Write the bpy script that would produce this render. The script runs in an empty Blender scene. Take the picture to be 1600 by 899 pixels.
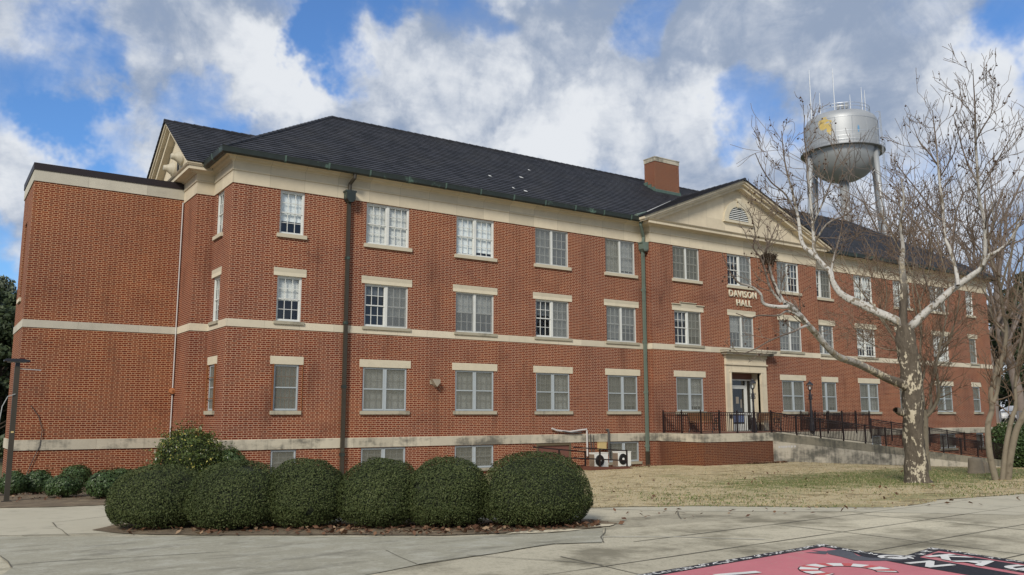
import bpy, bmesh, math, random
import numpy as np
from mathutils import Vector, Matrix
random.seed(7); RNG = np.random.default_rng(7)
R = math.radians
sc = bpy.context.scene
COL = sc.collection

# ------------------------------------------------------------------ camera
cd = bpy.data.cameras.new('camera'); cam = bpy.data.objects.new('camera', cd); COL.objects.link(cam)
cd.sensor_width = 36.0; cd.lens = 1342.2 / 1600 * 36.0; cd.clip_end = 3000; cd.clip_start = .1
PITCH, YAW, ROLL = .1471, .5976, -.0011
_f = Vector((math.sin(YAW) * math.cos(PITCH), math.cos(YAW) * math.cos(PITCH), math.sin(PITCH)))
_r = Vector((math.cos(YAW), -math.sin(YAW), 0)); _u = _r.cross(_f)
_r2 = _r * math.cos(ROLL) + _u * math.sin(ROLL); _u2 = _u * math.cos(ROLL) - _r * math.sin(ROLL)
M = Matrix((_r2, _u2, -_f)).transposed().to_4x4(); M.translation = Vector((-7.9016, -27.9795, .7835))
cam.matrix_world = M
sc.camera = cam

# ------------------------------------------------------------------ light, sky, exposure
SUN_EL, SUN_AZ = R(34), R(232)          # azimuth clockwise from +Y: the light comes from the left, behind the camera
sd = bpy.data.lights.new('sun', 'SUN'); sd.energy = 3.0; sd.angle = R(14); sd.color = (1.0, .93, .82)
so = bpy.data.objects.new('sun', sd); COL.objects.link(so)
sdir = Vector((math.sin(SUN_AZ) * math.cos(SUN_EL), math.cos(SUN_AZ) * math.cos(SUN_EL), math.sin(SUN_EL)))
so.rotation_euler = sdir.to_track_quat('Z', 'Y').to_euler(); so.location = (-20, -30, 40)
sc.view_settings.view_transform = 'Standard'; sc.view_settings.look = 'None'
sc.view_settings.exposure = 0.28; sc.view_settings.gamma = 1.0; sc.view_settings.use_curve_mapping = False

class NT:
    """small helper for node trees"""
    def __init__(s, tree): s.t = tree; s.n = tree.nodes; s.l = tree.links
    def new(s, typ, **kw):
        n = s.n.new(typ)
        for k, v in kw.items(): setattr(n, k, v)
        return n
    def put(s, sock, val):
        if isinstance(val, bpy.types.NodeSocket): s.l.new(val, sock)
        else:
            if hasattr(sock.default_value, '__len__') and len(sock.default_value) == 4 and len(val) == 3: val = (*val, 1)
            sock.default_value = val
    def math(s, op, a, b=None, c=None, clamp=False):
        n = s.new('ShaderNodeMath', operation=op, use_clamp=clamp)
        s.put(n.inputs[0], a)
        if b is not None: s.put(n.inputs[1], b)
        if c is not None: s.put(n.inputs[2], c)
        return n.outputs[0]
    def vmath(s, op, a, b=None):
        n = s.new('ShaderNodeVectorMath', operation=op); s.put(n.inputs[0], a)
        if b is not None: s.put(n.inputs[1], b)
        return n
    def mix(s, fac, a, b, blend='MIX'):
        n = s.new('ShaderNodeMix', data_type='RGBA', blend_type=blend)
        s.put(n.inputs[0], fac); s.put(n.inputs[6], a); s.put(n.inputs[7], b); return n.outputs[2]
    def noise(s, vec=None, scale=5, detail=3, rough=.5, dist=0, lac=2):
        n = s.new('ShaderNodeTexNoise')
        if vec is not None: s.l.new(vec, n.inputs['Vector'])
        n.inputs['Scale'].default_value = scale; n.inputs['Detail'].default_value = detail
        n.inputs['Roughness'].default_value = rough; n.inputs['Distortion'].default_value = dist; n.inputs['Lacunarity'].default_value = lac
        return n.outputs[0]
    def smooth(s, v, lo, hi, a=0, b=1):
        n = s.new('ShaderNodeMapRange', interpolation_type='SMOOTHSTEP'); s.put(n.inputs[0], v)
        s.put(n.inputs[1], lo); s.put(n.inputs[2], hi); s.put(n.inputs[3], a); s.put(n.inputs[4], b); return n.outputs[0]
    def xyz(s, v):
        n = s.new('ShaderNodeSeparateXYZ'); s.l.new(v, n.inputs[0]); return n.outputs
    def comb(s, x, y, z):
        n = s.new('ShaderNodeCombineXYZ'); s.put(n.inputs[0], x); s.put(n.inputs[1], y); s.put(n.inputs[2], z); return n.outputs[0]
    def scale(s, v, k):
        n = s.new('ShaderNodeMapping'); s.l.new(v, n.inputs[0]); n.inputs['Scale'].default_value = k; return n.outputs[0]

def make_world():
    w = bpy.data.worlds.new('World'); sc.world = w; w.use_nodes = True
    t = NT(w.node_tree); t.n.clear()
    out = t.new('ShaderNodeOutputWorld'); bg = t.new('ShaderNodeBackground'); t.l.new(bg.outputs[0], out.inputs[0])
    sky = t.new('ShaderNodeTexSky', sky_type='NISHITA'); sky.sun_disc = False
    sky.sun_elevation = SUN_EL; sky.sun_rotation = SUN_AZ; sky.air_density = 1.0; sky.dust_density = .6; sky.ozone_density = 1.4
    tc = t.new('ShaderNodeTexCoord'); d = tc.outputs['Generated']
    x, y, z = t.xyz(d)
    # cloud sheet coordinates: the direction carried onto a high flat layer
    k = t.math('ADD', t.math('MAXIMUM', z, 0.0), .22)
    p = t.comb(t.math('DIVIDE', x, k), t.math('DIVIDE', y, k), 0.0)
    # warped direction for the big banks of cloud and the gaps between them
    wn = t.new('ShaderNodeTexNoise'); t.l.new(d, wn.inputs[0]); wn.inputs['Scale'].default_value = 9; wn.inputs['Detail'].default_value = 5; wn.inputs['Roughness'].default_value = .6
    wv = t.vmath('SUBTRACT', wn.outputs['Color'], (.5, .5, .5)).outputs[0]
    wsc = t.new('ShaderNodeVectorMath', operation='SCALE'); t.l.new(wv, wsc.inputs[0]); wsc.inputs['Scale'].default_value = .24
    dw = t.vmath('NORMALIZE', t.vmath('ADD', d, wsc.outputs[0]).outputs[0]).outputs[0]
    def banks(lst):
        tot = None
        for (vx, vy, vz, deg, wt) in lst:
            dt = t.vmath('DOT_PRODUCT', dw, Vector((vx, vy, vz)).normalized()).outputs['Value']
            v = t.smooth(dt, math.cos(R(deg)), 1.0, 0, wt)
            tot = v if tot is None else t.math('ADD', tot, v)
        return tot
    blue = banks([(.079, .943, .324, 5.5, 1.0), (.127, .951, .281, 4, .8), (.359, .826, .435, 5, 1.1), (.47, .766, .445, 4, .8), (.62, .66, .43, 3.2, .7),
                  (.738, .582, .34, 3.6, .95), (.86, .36, .365, 4.5, 1.1), (.225, .926, .303, 3.4, .8), (.05, .983, .15, 4, .9), (.33, .85, .41, 2.6, .5)])
    white = banks([(.32, .87, .375, 5.5, .9), (.455, .81, .371, 5.5, 1.0), (.606, .698, .375, 5, .9), (.585, .755, .297, 5, 1.0), (.079, .968, .237, 5, 1.0),
                   (.171, .951, .258, 4, .6), (.796, .469, .382, 5, .5), (.873, .394, .287, 5, 1.0), (.26, .9, .36, 5, .6), (.67, .68, .26, 5, .6), (.8, .55, .25, 6, .6), (.52, .78, .28, 4, .4)])
    gray = banks([(.19, .903, .40, 7, .6), (.512, .751, .425, 6, 1.1), (.711, .577, .415, 8, 1.0), (.498, .81, .325, 4.5, .8), (.65, .685, .328, 5, .8), (.043, .926, .39, 6, .3), (.79, .5, .32, 5, .5)])
    n1 = t.noise(p, 1.6, 9, .58, .25); n2 = t.noise(p, 4.5, 9, .64, .3); n3 = t.noise(d, 11, 9, .66, .5)
    cover = t.math('SUBTRACT', t.math('ADD', t.math('MULTIPLY_ADD', n1, 1.0, .12), t.math('MULTIPLY', n3, .30)), t.math('MULTIPLY', blue, .50))
    cover = t.math('ADD', cover, t.math('MULTIPLY', t.math('ADD', white, gray), .20))
    mask = t.smooth(cover, .22, .92)
    lit = t.math('ADD', t.math('MULTIPLY_ADD', n3, 1.25, -.20), t.math('MULTIPLY', t.math('SUBTRACT', n2, .5), 1.0))
    puffs = None
    for sc_, wt_ in ((6.5, .8), (15, .55)):
        vo = t.new('ShaderNodeTexVoronoi', feature='F1'); t.l.new(dw, vo.inputs['Vector']); vo.inputs['Scale'].default_value = sc_
        q_ = t.math('MULTIPLY', t.math('SUBTRACT', .46, vo.outputs['Distance']), wt_); puffs = q_ if puffs is None else t.math('ADD', puffs, q_)
    lit = t.math('ADD', lit, t.math('MULTIPLY', puffs, 1.15))
    lit = t.math('ADD', lit, t.math('SUBTRACT', t.math('MULTIPLY', white, .34), t.math('MULTIPLY', gray, .10)))
    tone = t.smooth(lit, .0, 1.0)
    cl = t.mix(tone, (2.45, 3.05, 4.15), (6.5, 6.75, 7.1))
    skyc = t.mix(.05, t.mix(1.0, sky.outputs[0], (.50, .86, 1.28), 'MULTIPLY'), (4.2, 5.0, 5.8))
    # the air above the horizon is pale
    hz = t.smooth(z, .0, .16, .75, 0)
    mix = t.mix(mask, skyc, cl)
    mix = t.mix(hz, mix, (4.9, 5.3, 5.8))
    t.l.new(mix, bg.inputs[0]); bg.inputs[1].default_value = .1
make_world()

# ------------------------------------------------------------------ materials
MATS = {}
def newmat(name):
    m = bpy.data.materials.new(name); m.use_nodes = True; t = NT(m.node_tree); t.n.clear()
    out = t.new('ShaderNodeOutputMaterial'); b = t.new('ShaderNodeBsdfPrincipled'); t.l.new(b.outputs[0], out.inputs[0])
    MATS[name] = m; return m, t, b, out
def bump(t, b, h, dist=.01, strength=.6):
    n = t.new('ShaderNodeBump'); n.inputs['Distance'].default_value = dist; n.inputs['Strength'].default_value = strength
    t.l.new(h, n.inputs['Height']); t.l.new(n.outputs[0], b.inputs['Normal'])
def plain(name, col, rough=.6, metal=0, var=.12, scale=6, spec=.4, dirt=None):
    m, t, b, out = newmat(name)
    g = t.new('ShaderNodeNewGeometry')
    n = t.noise(g.outputs['Position'], scale, 5, .6)
    c = t.mix(n, tuple(v * (1 - var) for v in col), tuple(min(1, v * (1 + var)) for v in col))
    if dirt:
        dn = t.smooth(t.noise(g.outputs['Position'], dirt[1], 6, .65), dirt[2], dirt[2] + .18)
        c = t.mix(dn, c, dirt[0])
    t.put(b.inputs['Base Color'], c); b.inputs['Roughness'].default_value = rough; b.inputs['Metallic'].default_value = metal
    b.inputs['Specular IOR Level'].default_value = spec
    return m
def wall_uv(t):
    """u runs along the wall whichever way it faces, v is the height"""
    g = t.new('ShaderNodeNewGeometry'); px, py, pz = t.xyz(g.outputs['Position']); nx, ny, nz = t.xyz(g.outputs['True Normal'])
    side = t.math('GREATER_THAN', t.math('ABSOLUTE', nx), t.math('ABSOLUTE', ny))
    u = t.math('ADD', t.math('MULTIPLY', py, side), t.math('MULTIPLY', px, t.math('SUBTRACT', 1.0, side)))
    return g.outputs['Position'], u, pz
def make_brick(name, tint=(1, 1, 1), mortar=(.47, .30, .205), stain=.65, dark=0.0):
    m, t, b, out = newmat(name)
    pos, u, z = wall_uv(t)
    P_, H_, J_ = .3215, .0677, .0140
    row = t.math('FLOOR', t.math('DIVIDE', z, H_))
    off = t.math('MULTIPLY', t.math('FLOORED_MODULO', row, 2.0), .5)
    uu = t.math('ADD', t.math('DIVIDE', u, P_), off)
    cell = t.math('FLOOR', uu); fr = t.math('SUBTRACT', uu, cell)
    hd = t.math('GREATER_THAN', fr, .665)                        # header or stretcher of the Flemish bond
    fz = t.math('SUBTRACT', z, t.math('MULTIPLY', row, H_))
    mz = t.math('LESS_THAN', fz, J_)
    frm = t.math('MULTIPLY', fr, P_)
    m1 = t.math('LESS_THAN', frm, J_)
    m2 = t.math('LESS_THAN', t.math('ABSOLUTE', t.math('SUBTRACT', frm, .665 * P_ + J_ / 2)), J_ / 2)
    mort = t.math('MAXIMUM', mz, t.math('MAXIMUM', m1, m2))
    wn = t.new('ShaderNodeTexWhiteNoise', noise_dimensions='3D'); t.l.new(t.comb(cell, row, hd), wn.inputs['Vector'])
    rr, rg, rb = t.xyz(wn.outputs['Color'])
    c1 = (.140 * tint[0], .0245 * tint[1], .0095 * tint[2]); c2 = (.078 * tint[0], .016 * tint[1], .0095 * tint[2]); c3 = (.190 * tint[0], .041 * tint[1], .0125 * tint[2])
    c = t.mix(rr, c1, c3)
    c = t.mix(t.math('MULTIPLY', rg, t.math('MULTIPLY_ADD', hd, .30, .35)), c, c2)
    c = t.mix(t.math('MULTIPLY', hd, t.math('MULTIPLY', t.math('GREATER_THAN', rb, .6), .5)), c, (.075, .024, .016))
    ln = t.noise(pos, 14, 4, .6)
    c = t.mix(t.math('MULTIPLY', ln, .35), c, c2)
    mc = t.mix(t.noise(pos, 1.3, 4, .6), tuple(v * .82 for v in mortar), tuple(v * 1.12 for v in mortar))
    c = t.mix(mort, c, mc)
    # weathering: runs and blotches that belong to the wall
    st = t.noise(t.scale(pos, (1.1, 1.1, .28)), 1.0, 6, .62)
    c = t.mix(t.smooth(st, .5, .78, 0, stain), c, (.085, .035, .022))
    bl = t.noise(pos, .35, 4, .55)
    c = t.mix(t.smooth(bl, .35, .7, 0, .6), c, t.mix(1.0, c, (1.28, 1.2, 1.0), 'MULTIPLY')); b2 = t.noise(t.scale(pos, (.5, .5, 1.0)), .9, 6, .65); c = t.mix(t.smooth(b2, .52, .72, 0, .45), c, t.mix(1.0, c, (.62, .55, .55), 'MULTIPLY'))
    if dark: c = t.mix(dark, c, (.08, .03, .018))
    t.put(b.inputs['Base Color'], c); b.inputs['Roughness'].default_value = .85; b.inputs['Specular IOR Level'].default_value = .25
    bump(t, b, t.math('SUBTRACT', t.math('MULTIPLY', ln, .4), mort), .006, .5)
make_brick('brick')
make_brick('wing_brick', (1.02, 1.05, .95), (.46, .28, .17), .5)
make_brick('terrace_brick', (.72, .95, 1.0), (.24, .15, .095), .75, .10)
make_brick('chimney_brick', (.95, .95, .95), (.33, .24, .17), .4, .12)
def make_stone(name, base, grime, lo, hi, amount, block=1.22, streak=True):
    m, t, b, out = newmat(name)
    pos, u, z = wall_uv(t)
    q = t.math('DIVIDE', u, block); cell = t.math('FLOOR', q); fr = t.math('MULTIPLY', t.math('SUBTRACT', q, cell), block)
    j = t.math('LESS_THAN', fr, .012)
    wn = t.new('ShaderNodeTexWhiteNoise', noise_dimensions='2D'); t.l.new(t.comb(cell, t.math('FLOOR', t.math('MULTIPLY', z, .9)), 0), wn.inputs['Vector'])
    f = t.math('MULTIPLY_ADD', wn.outputs['Value'], .22, .88)
    n = t.noise(pos, 3.2, 6, .62); n2 = t.noise(t.scale(pos, (5, 5, .8)), 1, 5, .6)
    c = t.mix(n, tuple(v * .85 for v in base), tuple(v * 1.12 for v in base))
    vm = t.new('ShaderNodeVectorMath', operation='SCALE'); t.l.new(c, vm.inputs[0]); t.l.new(f, vm.inputs['Scale']); c = vm.outputs[0]
    g1 = t.noise(t.scale(pos, (.55, .55, 1.2)), 1.0, 6, .68)
    g = t.math('ADD', t.math('MULTIPLY', g1, .75), t.math('MULTIPLY', n2, .25))
    c = t.mix(t.smooth(g, lo, hi, 0, amount), c, grime)
    c = t.mix(t.math('MULTIPLY', j, .55), c, tuple(v * .4 for v in base))
    t.put(b.inputs['Base Color'], c); b.inputs['Roughness'].default_value = .85; b.inputs['Specular IOR Level'].default_value = .2
    bump(t, b, n, .006, .3)
make_stone('stone', (.56, .49, .365), (.22, .19, .13), .56, .80, .6)
make_stone('belt_stone', (.56, .50, .385), (.24, .21, .16), .55, .8, .6)
make_stone('lintel_stone', (.55, .495, .375), (.25, .23, .16), .53, .75, .6, 40)
make_stone('base_stone', (.46, .42, .33), (.085, .082, .07), .47, .64, .85, 1.5)
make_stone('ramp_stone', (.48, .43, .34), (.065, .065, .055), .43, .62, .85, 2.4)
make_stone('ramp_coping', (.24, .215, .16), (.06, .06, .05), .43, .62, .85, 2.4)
make_stone('sill_stone', (.36, .33, .25), (.09, .085, .07), .48, .62, .7, 40)
make_stone('wing_stone', (.47, .44, .36), (.30, .28, .23), .5, .7, .5, 1.9)
def make_roof():
    m, t, b, out = newmat('roof_tile')
    g = t.new('ShaderNodeNewGeometry'); px, py, pz = t.xyz(g.outputs['Position']); nx, ny, nz = t.xyz(g.outputs['True Normal'])
    side = t.math('GREATER_THAN', t.math('ABSOLUTE', nx), t.math('ABSOLUTE', ny))
    u = t.math('ADD', t.math('MULTIPLY', py, side), t.math('MULTIPLY', px, t.math('SUBTRACT', 1.0, side)))
    row = t.math('FLOOR', t.math('DIVIDE', t.math('SUBTRACT', pz, 9.42), .1379))
    uu = t.math('ADD', t.math('DIVIDE', u, .33), t.math('MULTIPLY', t.math('FLOORED_MODULO', row, 2.0), .5))
    cell = t.math('FLOOR', uu)
    wn = t.new('ShaderNodeTexWhiteNoise', noise_dimensions='2D'); t.l.new(t.comb(cell, row, 0), wn.inputs['Vector'])
    c = t.mix(wn.outputs['Value'], (.014, .015, .019), (.036, .037, .045))
    n = t.noise(g.outputs['Position'], .8, 5, .6)
    c = t.mix(t.smooth(n, .4, .75, 0, .5), c, (.045, .043, .042))
    j = t.math('LESS_THAN', t.math('SUBTRACT', uu, cell), .05)
    c = t.mix(t.math('MULTIPLY', j, .7), c, (.006, .006, .008))
    t.put(b.inputs['Base Color'], c); b.inputs['Roughness'].default_value = .62; b.inputs['Specular IOR Level'].default_value = .35
    bump(t, b, t.noise(g.outputs['Position'], 25, 4, .6), .006, .5)
make_roof()
plain('roof_patch', (.55, .55, .53), .6)
plain('gutter_copper', (.017, .025, .022), .5, .0, .5, 5, .5, ((.10, .17, .13), 2.2, .56))
plain('gutter_seam', (.07, .11, .09), .6, 0, .4, 5)
plain('pipe_brown', (.040, .034, .024), .5, 0, .25, 5, .4, ((.06, .07, .05), 1.5, .6))
plain('pipe_green', (.115, .150, .122), .6, 0, .2, 4, .4, ((.05, .06, .05), 1.2, .58))
plain('white_paint', (.58, .59, .56), .5, 0, .12, 7, .4, ((.40, .39, .35), 4, .60))
plain('aluminium', (.36, .40, .42), .45, .0, .1, 7)
plain('sash_grey', (.34, .35, .34), .5, 0, .12, 7)
plain('blind_white', (.78, .78, .72), .7, 0, .06, 3)
plain('shade_white', (.80, .83, .81), .75, 0, .06, 3)
plain('blind_grey', (.33, .33, .29), .7, 0, .15, 3)
plain('curtain_dark', (.10, .11, .115), .8, 0, .4, 1.2)
plain('room_dark', (.025, .027, .03), .9, 0, .5, .8)
plain('card_blue', (.14, .19, .33), .6)
plain('black_iron', (.014, .011, .011), .45, 0, .4, 8, .5, ((.045, .018, .012), 3, .55))
plain('rail_iron', (.016, .009, .008), .5, 0, .4, 8, .4)
plain('lamp_metal', (.012, .013, .018), .4, .0, .3, 9, .5)
plain('dark_cap', (.018, .012, .013), .5, 0, .3, 3, .4)
plain('rust', (.19, .065, .018), .85, 0, .45, 8)
plain('horn_beige', (.42, .38, .29), .55, 0, .1, 4)
plain('flood_beige', (.30, .26, .20), .6, 0, .2, 9)
plain('ac_white', (.66, .66, .62), .45, 0, .06, 4)
plain('ac_coil', (.20, .15, .11), .7, 0, .3, 12)
plain('fan_black', (.010, .010, .010), .5, 0, .2, 8)
plain('door_brown', (.145, .062, .045), .7, 0, .15, 3)
plain('door_frame_brown', (.105, .080, .045), .7, 0, .2, 3)
plain('panel_tan', (.27, .21, .14), .8, 0, .12, 3)
plain('box_yellow', (.50, .38, .17), .6, 0, .1, 4)
plain('pvc_white', (.50, .48, .46), .5, 0, .1, 5)
plain('conduit_dark', (.07, .065, .06), .5, 0, .3, 5)
plain('copper_orange', (.34, .13, .05), .6, 0, .3, 5)
plain('step_brown', (.115, .045, .028), .85, 0, .4, 3)
plain('bench_wood', (.15, .075, .035), .7, 0, .3, 6)
plain('nest_twig', (.055, .036, .022), .95, 0, .4, 12)
plain('seed_ball', (.050, .026, .016), .95, 0, .5, 20)
plain('letter_cream', (.60, .55, .42), .6, 0, .06, 4)
plain('silver', (.33, .345, .355), .52, .35, .12, .25, .5, ((.36, .37, .37), .5, .58))
plain('silver_rib', (.42, .44, .46), .45, .5, .1, .4)
plain('silver_dark', (.24, .25, .26), .6, .4, .15, .4)
plain('tower_yellow', (.50, .37, .12), .6, 0, .35, 1.2, .4, ((.42, .42, .40), 1.6, .50))
plain('tower_blue', (.12, .26, .42), .6, 0, .2, 1)
plain('car_white', (.78, .79, .80), .25, 0, .02, 2, .5)
plain('car_glass', (.02, .022, .025), .08, 0, .2, 2, .6)
plain('tyre', (.015, .015, .015), .8)
plain('rim', (.4, .4, .41), .35, .8)
plain('lamp_red', (.3, .02, .02), .3)
plain('lamp_clear', (.75, .75, .72), .2)
plain('wall_tan', (.34, .28, .19), .85, 0, .15, 2)
def make_glass():
    m, t, b, out = newmat('glass'); t.n.remove(b)
    tr = t.new('ShaderNodeBsdfTransparent'); tr.inputs[0].default_value = (.93, .95, .96, 1)
    gl = t.new('ShaderNodeBsdfGlossy'); gl.inputs['Roughness'].default_value = .03; gl.inputs[0].default_value = (.9, .95, 1, 1)
    g = t.new('ShaderNodeNewGeometry'); co = t.math('ABSOLUTE', t.vmath('DOT_PRODUCT', g.outputs['Normal'], g.outputs['Incoming']).outputs['Value'])
    fr = t.math('MULTIPLY_ADD', t.math('POWER', t.math('SUBTRACT', 1.0, co, None, True), 5.0), .95, .07); nz = t.new('ShaderNodeBump'); nz.inputs['Distance'].default_value = .02; nz.inputs['Strength'].default_value = .12
    t.l.new(t.noise(g.outputs['Position'], 1.6, 2, .5), nz.inputs['Height']); t.l.new(nz.outputs[0], gl.inputs['Normal'])
    mx = t.new('ShaderNodeMixShader'); t.l.new(fr, mx.inputs[0])
    t.l.new(tr.outputs[0], mx.inputs[1]); t.l.new(gl.outputs[0], mx.inputs[2]); t.l.new(mx.outputs[0], out.inputs[0])
def make_screen(name, col, alpha):
    m, t, b, out = newmat(name)
    b.inputs['Base Color'].default_value = (*col, 1); b.inputs['Roughness'].default_value = .6
    g = t.new('ShaderNodeNewGeometry'); n = t.noise(g.outputs['Position'], .9, 3, .5)
    t.put(b.inputs['Alpha'], t.math('MULTIPLY_ADD', n, .16, alpha - .08))
make_glass(); make_screen('screen', (.165, .165, .135), .58); make_screen('screen_light', (.20, .215, .215), .5)
def leafmat(name, ca, cb, rough=.5, third=None, spec=.35):
    m, t, b, out = newmat(name)
    g = t.new('ShaderNodeNewGeometry'); r = g.outputs['Random Per Island']
    c = t.mix(r, ca, cb)
    n = t.noise(g.outputs['Position'], 1.3, 3, .6)
    c = t.mix(t.smooth(n, .35, .7, 0, .45), c, tuple(v * .62 for v in ca))
    if third: c = t.mix(t.math('GREATER_THAN', t.math('FRACT', t.math('MULTIPLY', r, 37.7)), third[1]), c, third[0])
    t.put(b.inputs['Base Color'], c); b.inputs['Roughness'].default_value = rough; b.inputs['Specular IOR Level'].default_value = spec
    tl = t.new('ShaderNodeBsdfTranslucent'); t.l.new(c, tl.inputs[0]); mx = t.new('ShaderNodeMixShader'); mx.inputs[0].default_value = .12
    t.l.new(b.outputs[0], mx.inputs[1]); t.l.new(tl.outputs[0], mx.inputs[2]); t.l.new(mx.outputs[0], out.inputs[0])
leafmat('hedge_leaf', (.038, .056, .016), (.094, .110, .040), .65, None, .2)
leafmat('shrub_leaf', (.030, .060, .018), (.075, .115, .038), .4)
leafmat('holly_leaf', (.035, .060, .014), (.115, .145, .035), .35, ((.42, .38, .10), .95))
leafmat('pine_leaf', (.028, .046, .018), (.075, .10, .042), .6)
leafmat('oak_leaf', (.075, .095, .055), (.16, .18, .12), .6)
leafmat('dead_leaf', (.095, .045, .026), (.18, .095, .05), .8, ((.28, .19, .115), .88))
leafmat('dry_grass', (.30, .235, .125), (.47, .385, .23), .8, ((.22, .20, .10), .86))
leafmat('green_grass', (.075, .115, .025), (.155, .185, .055), .7, ((.33, .27, .15), .8))
plain('hedge_core', (.018, .024, .010), .9)  # shade between the leaves, put into the core's dark colour
def make_sycamore(name, mid_z):
    """brown plates low on the trunk, bare white bark on the limbs: the mix goes by place on the tree and by patches"""
    m, t, b, out = newmat(name)
    g = t.new('ShaderNodeNewGeometry'); pos = g.outputs['Position']; px, py, pz = t.xyz(pos)
    n1 = t.noise(t.scale(pos, (7, 7, 2.0)), 1.0, 5, .65, .8); n2 = t.noise(pos, 9, 5, .6); n3 = t.noise(t.scale(pos, (14, 14, 3)), 1, 4, .6)
    white = t.mix(n2, (.33, .315, .285), (.56, .545, .51)); brown = t.mix(t.math('ADD', t.math('MULTIPLY', n3, .6), t.math('MULTIPLY', n2, .4)), (.010, .008, .006), (.20, .165, .125)); cream = t.mix(n2, (.36, .31, .22), (.58, .52, .40))
    hi = t.smooth(pz, mid_z, mid_z + 1.6, 0, 1)
    at = t.new('ShaderNodeAttribute', attribute_name='limb'); lim = at.outputs['Fac']
    low = t.mix(t.smooth(t.math('ADD', t.math('MULTIPLY', n1, .62), t.math('MULTIPLY', n2, .38)), t.math('MULTIPLY_ADD', t.noise(pos, 1.7, 3, .5, .4), -.30, .695), t.math('MULTIPLY_ADD', t.noise(pos, 1.7, 3, .5, .4), -.30, .717)), brown, cream)
    upp = t.mix(t.smooth(t.math('ADD', t.math('MULTIPLY', n1, .55), t.math('MULTIPLY', n2, .45)), .515, .55), white, t.mix(n3, (.10, .085, .06), (.26, .22, .17)))
    c = t.mix(t.smooth(lim, .0, .5), low, upp); c = t.mix(t.smooth(lim, 1.2, 2.0), c, (.13, .10, .08))
    t.put(b.inputs['Base Color'], c); b.inputs['Roughness'].default_value = .8; b.inputs['Specular IOR Level'].default_value = .25
    bump(t, b, t.math('ADD', n1, n3), .05, .8)
make_sycamore('sycamore_bark', 1.2)
plain('twig_bark', (.15, .115, .088), .9, 0, .35, 5)
plain('twig_red', (.165, .115, .078), .9, 0, .35, 5)
plain('myrtle_bark', (.20, .17, .125), .8, 0, .28, 4, .3, ((.105, .085, .06), 3.5, .54))
plain('far_bark', (.17, .14, .12), .95, 0, .3, 2)
plain('stump_wood', (.20, .165, .12), .9, 0, .3, 7)
plain('trunk_brown', (.05, .038, .028), .95, 0, .3, 4)

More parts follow.
